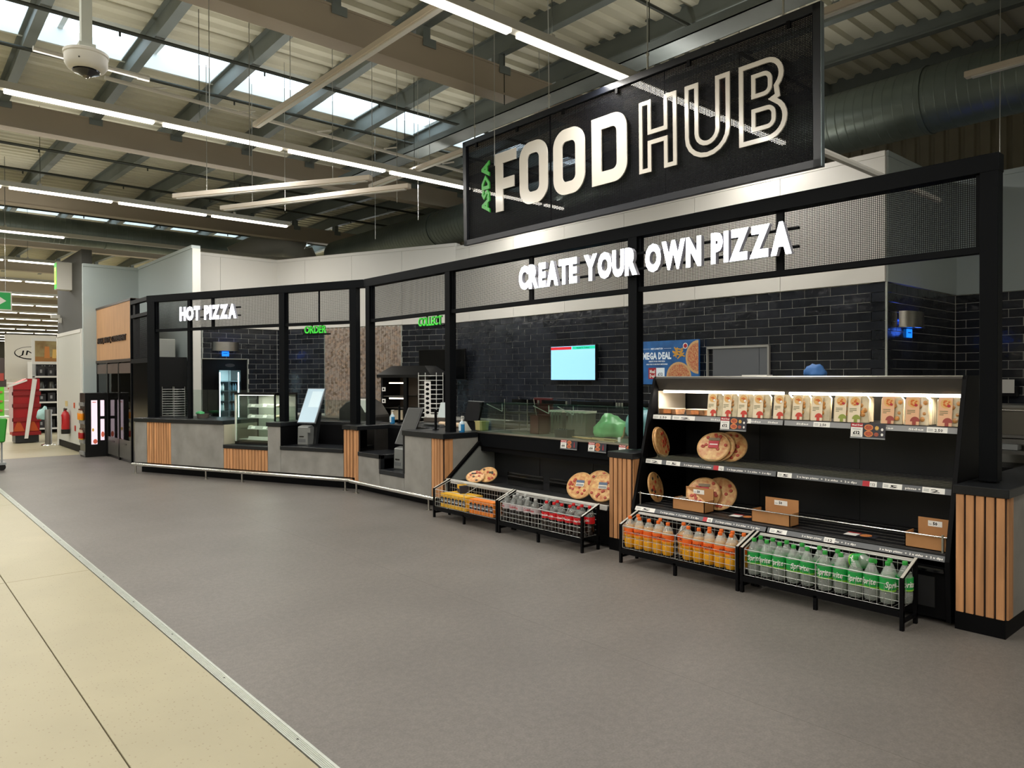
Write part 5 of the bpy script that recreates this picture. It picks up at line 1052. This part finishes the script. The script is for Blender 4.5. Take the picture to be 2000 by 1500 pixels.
disc(mb, .74, .51, .04, .04, paper, T, .006, 14); disc(mb, .74, .51, .028, .028, red, T, .007, 14); disc(mb, .92, .07, .03, .03, mat('leaf_print', '8a8f4a', .6), T, .006, 8); mb.obj('fries_picture', None, ps)
ht = thing('service_hatch', 'grey service hatch panel in a pale frame beside the poster', 'hatch', (8.15, 5.49, 1.45)); box('panel', (0, -.74, 0), (.02, -.09, .53), mat('hatch_grey', '5d6064', .5), ht); box('panel', (0, -.85, 0), (.02, -.745, .53), mat('hatch_grey'), ht)
for a, b in (((-.01, -.86, .53), (.03, .0, .555)), ((-.01, -.012, 0), (.03, 0, .54)), ((-.01, -.875, 0), (.03, -.855, .55))): box('frame', a, b, mat('hatch_frame', '9d9c96', .4), ht)
blob('cloth', 'blue cloth lying on top of the tall chiller below the hatch', 'cloth', (6.1, 3.03, 1.626), mat('blue_cloth', '3f74b8', .6), (.06, .09, .07), 12)
t = thing('wall_switch_panel', 'white paper sheet lying on top of the tall chiller', 'paper', (6.05, 3.45, 1.6255)); box('sheet', (0, 0, 0), (.1, .25, .012), paper, t)
# right edge: oven and shelf seen past the end post
ov = thing('prep_oven', 'stainless oven with a hood seen past the right end post', 'oven', (9.55, 1.75, 0)); box('body', (0, .0, .93), (.6, 1.0, 1.30), steel, ov, bevel=.005); box('door', (-.015, .42, .97), (0, .98, 1.27), mat('oven_steel', '8f897c', .3, .8), ov); MB().cyl((-.03, .5, 1.24), (-.03, .9, 1.24), .01, 8).obj('handle', chrome, ov); box('control_panel', (-.012, .02, .97), (0, .38, 1.27), mat('oven_steel'), ov)
for k in range(6): MB().cyl((-.02, .3, 1.03+.035*k), (-.012, .3, 1.03+.035*k), .012, 8).obj('button', blackd, ov)
box('stand', (0, 0, 0), (.6, 1.0, .6), blackd, ov); box('shelf', (-.1, -.2, .76), (.6, 1.0, .80), steel, ov); box('drip_base', (0, .05, .87), (.55, .98, .92), steel, ov)
t = thing('towel_dispenser', 'white paper towel dispenser on the tiles above the oven', 'dispenser', (10.16, 2.6, 1.38)); box('case', (0, 0, 0), (.12, .3, .12), blackd, t); box('towel', (-.01, .02, .04), (0, .28, .2), paper, t)
t = thing('card_box', 'small grey box on the shelf below the oven', 'box', (9.5, 2.42, .805)); box('box', (0, 0, 0), (.15, .16, .06), greyp, t)
# ------------------------------------------------------------------ wood clad self service unit on the left
pod = thing('food_to_go_unit', 'tall wood clad unit with dark glazed lockers left of the canopy', 'unit', (3.75, 15.18, 0))
L = 2.8
box('wood_fascia', (0, .03, 2.0), (.06, L, 3.10), woodp, pod); box('fascia_trim', (-.01, 0, 3.10), (.28, L+.02, 3.14), mat('brown_trim', '3a3029', .4), pod); box('fascia_trim', (-.02, 0, 1.94), (.06, L, 2.0), mat('brown_trim'), pod); box('end_post', (-.01, 0, 0), (.08, .05, 3.13), black, pod); box('back', (.26, .03, .0), (.28, L, 2.0), ins, pod)
mb = MB(); txt(mb, 'FRESH, TASTY, CONVENIENT', .18, 0, .125, 2.28, mat('brown_letter', '2a1c15', .4), tf(FRONT, (-.013, L, 2.36)), .0, .012); mb.obj('fascia_lettering', None, pod)
for k in range(3):
    y0 = .05+.92*k; y1 = y0+.90
    box('stile', (-.005, y1-.02, 0), (.04, y1+.05, 1.94), blackd, pod); box('door_glass', (.01, y0+.03, .42), (.016, y1-.03, 1.72), glassmat('dark_glass', '9a9c9c', .55, .12), pod); box('header', (.0, y0, 1.72), (.03, y1, 1.92), mat('header_brown', '5b4c45', .4), pod)
    dr = box('drawer', (.0, y0+.02, .06), (.03, y1-.02, .42), mat('drawer_grey', '4d4b46', .4), pod); box('drawer_pull', (-.006, y0+.35, .33), (.0, y0+.5, .355), blackd, dr)
    for z in (.75, 1.05, 1.4):
        s = box('shelf', (.06, y0, z), (.26, y1, z+.03), kdark, pod); box('ticket_strip', (.05, y0+.25, z-.005), (.058, y0+.6, z+.045), mat('ticket_grey', '8a8a88', .4), s)
        o = MB().prism([(0, 0), (.18, 0), (.16, .09), (.02, .09)], 0, .17, 0).obj('food_box', mat('dark_food_box', '3a3d40', .35), None, (3.82, 15.18+y0+.42, z+.031), bevel=.01); tag(o, 'dark food container on a shelf of the wood clad unit', 'box', 'containers in the wood clad unit')
box('plinth', (.02, 0, 0), (.27, L, .06), blackd, pod)
# promotional fridge tower beside it
tw = thing('promo_fridge', 'short black promotional fridge with two lit posters beside the wood unit', 'fridge', (3.33, 17.12, 0))
box('case', (0.02, .0, .0), (.42, .5, 1.32), blackd, tw, bevel=.006)
for z in (.04, .28, .68, 1.05): box('shelf_edge', (-.005, .04, z), (.02, .46, z+.07), mat('shelf_edge', '7d7d7c', .4), tw)
posterm = mat('lit_poster', 'f0dbe6', .5, emit=.8, ecol='f4dcea'); 
pf = box('poster_left', (.13, -.012, .26), (.24, -.002, 1.17), posterm, tw); pf2 = box('poster_right', (.30, -.012, .34), (.37, -.002, 1.17), posterm, tw); box('poster_bar', (.29, -.016, .78), (.39, -.01, .84), blackd, tw)
mb = MB(); T = tf(SIDE, (.13, -.0125, .26)); disc(mb, .03, .3, .02, .035, mat('poster_gold', 'e0b24a', .5, emit=.3, ecol='e0b24a'), T); disc(mb, .07, .06, .04, .05, mat('poster_red', 'd86a52', .5, emit=.3, ecol='d86a52'), T); quad(mb, .02, .86, .09, .875, mat('poster_red'), T); disc(mb, .21, .2, .03, .06, mat('poster_red'), T); mb.obj('poster_art', None, tw)
for k, (y, z, kind) in enumerate(((.12, .76, 'o'), (.25, .76, 'o'), (.38, .76, 'o'), (.14, .36, 'r'), (.3, .36, 'r'))):
    o = MB().lathe([(.03, 0), (.036, .02), (.036, .14), (.014, .2), (.014, .23)], 12, None, None, [mat('fanta_low', 'e0a51c', .3)]+[mat('orange_body', 'e58a1c', .3) if kind == 'o' else mat('red_body', 'a82020', .3)]+[mat('clear_top', 'c9b59a', .2)]+[mat('cap_dark', '5a2a1a', .4)]).obj('shelf_bottle', None, None, (3.315, 17.12+y, z), smooth=True); tag(o, ('orange' if kind == 'o' else 'red')+' drink bottle on the side shelf of the promotional fridge', 'bottle', 'bottles on the promotional fridge')
# extinguisher, call point, signs on the store wall
fx = thing('fire_extinguisher', 'red fire extinguisher hung on the off white panel by the store entrance', 'extinguisher', (3.39, 19.35, .38)); MB().lathe([(.075, 0), (.085, .02), (.085, .4), (.06, .47), (.025, .5), (.025, .53)], 18).obj('cylinder', mat('extinguisher_red', 'b01c20', .3), fx, smooth=True); MB().tube([(0, 0, .54), (.0, .1, .56), (0, .17, .45), (0, .17, .15), (0, .13, .02)], .014, 6).obj('hose', blackd, fx); MB().lathe([(.088, -.02), (.092, .0), (.092, .08), (.086, .085)], 18).obj('foot_ring', blackd, fx, smooth=True); box('lever', (-.03, -.1, .53), (.02, .06, .56), blackd, fx); box('label', (-.09, -.05, .2), (-.084, .05, .38), mat('ext_label', 'c9a79f', .5), fx)
for y, z, c, lb in ((19.6, .98, 'c8b27a', 'small yellow notice above the fire extinguisher'), (18.8, .96, 'c4502a', 'small red call point right of the yellow notice'), (18.72, .45, 'b02a20', 'small red tag low beside the fire extinguisher')):
    o = box('wall_notice', (0, 0, 0), (.012, .22 if z > .97 else .1, .12), mat('notice_'+c, c, .5), None, loc=(3.468, y, z)); tag(o, lb, 'notice')
lb_ = thing('light_box_sign', 'square green and yellow lit box sign on the dark grey wall', 'sign', (3.2, 19.1, 3.62)); box('case', (0, 0, 0), (.3, .28, .62), whitep, lb_, bevel=.005)
box('green_face', (-.006, .01, .02), (0, .27, .6), mat('box_green', '3fbf3a', .5, emit=.8, ecol='3fc23a'), lb_); box('yellow_panel', (-.01, .05, .12), (-.006, .23, .5), mat('box_yellow', 'e6ea5a', .5, emit=.9, ecol='e8ec66'), lb_); box('yellow_mark', (-.012, .1, .2), (-.01, .17, .42), mat('box_mark', '8fc13a', .5), lb_)
o = box('bracket', (.28, .1, .2), (.32, .2, .4), lamphs, lb_)
ex = thing('exit_sign', 'green exit sign with white arrow cut off by the left edge', 'sign', (1.65, 17.0, 2.93)); box('board', (-.4, 0, 0), (.45, .03, .36), whitep, ex); mb = MB(); T = tf(SIDE, (-.4, -.001, 0)); quad(mb, .02, .02, .83, .34, mat('exit_green', '14883f', .5, emit=.25, ecol='14a048'), T, .0005); mb.add([(.5, .08, .001), (.62, .08, .001), (.76, .18, .001), (.62, .28, .001), (.5, .28, .001)], [(0, 1, 2, 3, 4)], paper, T); mb.obj('arrow_face', None, ex)
for x in (-.3, .35): MB().cyl((x, .015, .36), (x, .015, 2.9), .004, 5).obj('suspension_wire', wire, ex)
o = thing('bullet_camera', 'small white camera on the edge of the dark grey wall', 'camera', (3.42, 20.3, 3.05)); box('body', (-.14, 0, 0), (.05, .1, .09), whitep, o, bevel=.01); box('mount', (.02, .02, -.1), (.08, .08, .02), whitep, o)
bo = thing('bollard', 'grey steel bollard at the store entrance', 'bollard', (3.3, 20.9, 0)); MB().lathe([(.12, 0), (.12, .015), (.075, .02), (.075, .85), (.06, .87)], 18).obj('post', mat('bollard_grey', '6d6a64', .4, .4), bo, smooth=True); MB().lathe([(.16, 0), (.15, .02), (.09, .04)], 18).obj('foot_cover', chrome, bo, smooth=True)
blob('bag', 'pale teal carrier bag hanging over the bollard', 'bag', (3.22, 21.05, .62), mat('teal_bag', '9cc0bd', .5), (.13, .1, .22), 21)
# ------------------------------------------------------------------ far aisle seen at the left edge
sh = thing('display_shelving', 'white shelf bay of dark kettles and boxes under the food poster', 'shelves', (3.76, 25.6, 0)); box('back', (-.05, .5, 0), (1.6, .54, 2.0), mat('shelf_back', '2a2826', .6), sh); 
for z in (.12, .52, .9, 1.28, 1.66): box('shelf', (-.05, 0, z), (1.6, .5, z+.03), whitep, sh); box('shelf_edge', (-.05, -.01, z-.01), (1.6, 0, z+.04), whitep, sh)
for x in (-.05, 1.57): box('upright', (x, .0, 0), (x+.03, .5, 2.05), greyp, sh)
for k in range(18):
    x = .02+.25*(k % 3)+.02; z = (.15, .55, .93, 1.31, 1.69)[k//3 % 5]; w_, h_ = random.uniform(.17, .22), random.uniform(.2, .3)
    if k >= 15: break
    o = thing('boxed_appliance' if k//3 != 3 else 'kettle', 'dark boxed appliance on the far white shelf bay' if k//3 != 3 else 'dark kettle on the far white shelf bay', 'appliance', (3.76+x, 25.68, z), group='appliances on the far shelf bay' if k//3 != 3 else 'kettles on the far shelf bay')
    if k//3 == 3: MB().lathe([(.08, 0), (.085, .03), (.06, .2), (.04, .22)], 12).obj('kettle_body', mat('kettle', '3b3a30', .3), o, (.1, .1, 0), smooth=True); MB().tube([(.17, .1, .18), (.22, .1, .14), (.18, .1, .03)], .012, 6).obj('handle', blackd, o)
    else: box('carton', (0, 0, 0), (w_, .3, h_), mat('appliance_box', '2b2a2c', .4, objvar=.5), o); box('box_picture', (w_*.3, -.004, h_*.35), (w_*.6, 0, h_*.7), mat('box_art', '8d8d8d', .5), o)
jb = thing('shelf_header', 'white header board with the oval JML logo over the far aisle', 'sign', (3.1, 26.6, 1.6)); box('board', (0, 0, 0), (1.5, .05, 1.35), mat('header_white', 'd9d4c8', .5), jb)
T = tf(SIDE, (0, -.004, 0)); mb = MB(); disc(mb, .69, .80, .46, .2, blackm, T, .001, 30); disc(mb, .695, .81, .44, .178, mat('header_white'), T, .002, 30); txt(mb, 'JML', .36, .735, .15, .66, blackm, T, .0, z=.003, slant=.2); mb.obj('oval_logo', None, jb)
tvj = thing('demo_screen', 'demonstration screen with dark surround below the oval logo', 'screen', (3.62, 26.2, 1.45)); box('case', (0, 0, 0), (1.0, .08, .62), blackd, tvj); box('display', (.18, -.005, .12), (.72, 0, .42), mat('demo_lit', 'b9cdd9', .4, emit=.7, ecol='b9d0de'), tvj); mb = MB(); txt(mb, 'JML', .3, .46, .12, .4, greyp, tf(SIDE, (0, -.003, 0)), .0, slant=.2); mb.obj('logo', None, tvj)
box('support', (.3, .08, -1.45), (.7, .16, .6), mat('shelf_back'), tvj)
fp = thing('food_poster', 'framed photo poster of bread and baskets above the shelf bay', 'poster', (3.64, 25.2, 2.12)); box('frame', (-.06, 0, -.08), (1.6, .04, .68), whitep, fp); box('picture', (.02, -.004, .0), (1.52, 0, .6), mat('poster_food', '7a5c34', .6, var=.5, vscale=2.5, col2='a89a6a'), fp)
mb = MB(); T = tf(SIDE, (0, -.006, 0)); quad(mb, .02, 0, 1.52, .14, mat('table_print', '9a6a34', .6), T); 
for x, w_, h_, c in ((.25, .14, .34, 'c07a3a'), (.45, .12, .26, 'd6ac5c'), (.55, .3, .42, '77745f'), (1.0, .3, .42, '83806a'), (.8, .2, .1, 'e0cf9a')): mb.add([(x, .1, .001), (x+w_, .1, .001), (x+w_*.9, .1+h_, .001), (x+w_*.1, .1+h_, .001)], [(0, 1, 2, 3)], mat('print_'+c, c, .6), T)
mb.obj('still_life', None, fp); box('bracket', (.5, .04, .2), (.9, .5, .3), greyp, fp)
rbm = mat('bin_red', 'b3161c', .4); db = thing('dump_bin', 'red cardboard display stand taped across with a white strip', 'display', (2.66, 21.9, 0))
box('body', (.05, .08, .2), (.62, .6, 1.35), rbm, db); MB().prism([(.02, 1.35), (.62, 1.35), (.62, 1.62), (.35, 1.62), (.02, 1.44)], .02, .62, 1).obj('header', rbm, db)
for z in (.2, .55, .9, 1.2): box('shelf_front', (.03, 0, z), (.64, .08, z+.09), mat('bin_dark_red', '8f1015', .4), db)
for x in (.05, .35): MB().prism([(x, .3), (x+.25, .3), (x+.12, .62)], .05, .07, 1).obj('cone_print', mat('bin_orange', 'c9531f', .5), db)
MB().add([(.28, -.01, .12), (.36, -.01, .12), (.56, -.01, 1.6), (.46, -.01, 1.62)], [(0, 1, 2, 3)]).obj('tape_strip', paper, db); box('left_panel', (-.03, 0, .3), (.05, .05, 1.5), mat('pale_pink_panel', 'd8c0bd', .5), db); MB().prism([(-.05, 1.4), (.35, 1.56), (.35, 1.6), (-.05, 1.45)], -.01, .02, 1).obj('edge_strip', paper, db); box('ticket', (.36, -.01, 1.62), (.46, .0, 2.05), paper, db); box('pallet', (.1, .05, .02), (.6, .6, .2), kdark, db)
gb = thing('green_display', 'green cardboard display stand cut off by the left edge', 'display', (3.0, 29.0, 0)); box('body', (-.4, 0, .35), (.35, .5, 1.35), mat('display_green', '4fa325', .5), gb); box('foot', (-.4, .1, 0), (.35, .5, .35), kdark, gb); 
for z in (.55, .85, 1.15): box('shelf_front', (-.4, -.03, z), (.3, 0, z+.07), mat('display_shelf', '8a5a35', .5), gb)
box('dark_header', (-.4, .05, 1.35), (.42, .45, 2.3), mat('dark_display', '2b211e', .5), gb); box('header_print', (-.3, .04, 1.55), (.35, .05, 1.8), mat('header_red', '7d2a20', .5), gb)
pk = thing('distant_shelving', 'pale shelving run in the distance behind the left displays', 'shelves', (2.0, 40, 0)); box('run', (0, 0, 0), (12, .6, 1.9), mat('pale_goods', 'b8b2a4', .7, var=.3, vscale=2), pk); 
for k in range(5): box('shelf_edge', (0, -.02, .2+.4*k), (12, 0, .26+.4*k), whitep, pk)
tl = thing('shopping_trolley', 'green plastic shopping trolley cut off by the left edge', 'trolley', (1.45, 15.6, 0)); MB().prism([(-.5, .5), (.36, .5), (.40, .92), (-.5, .92)], 0, .5, 1).obj('basket', mat('trolley_green', '2f8a2c', .4), tl, bevel=.02)
for x in (-.4, .32): MB().cyl((x, .1, .08), (x, .1, .5), .015, 8).obj('leg', greyp, tl); MB().cyl((x, .08, .06), (x, .12, .06), .06, 12).obj('wheel', blackd, tl)
box('chassis', (-.45, .05, .1), (.38, .45, .14), greyp, tl); MB().tube([(-.5, .02, .95), (.42, .02, .95), (.42, .48, .95)], .016, 8).obj('handle', mat('pale_handle', 'cfd8cc', .4), tl)
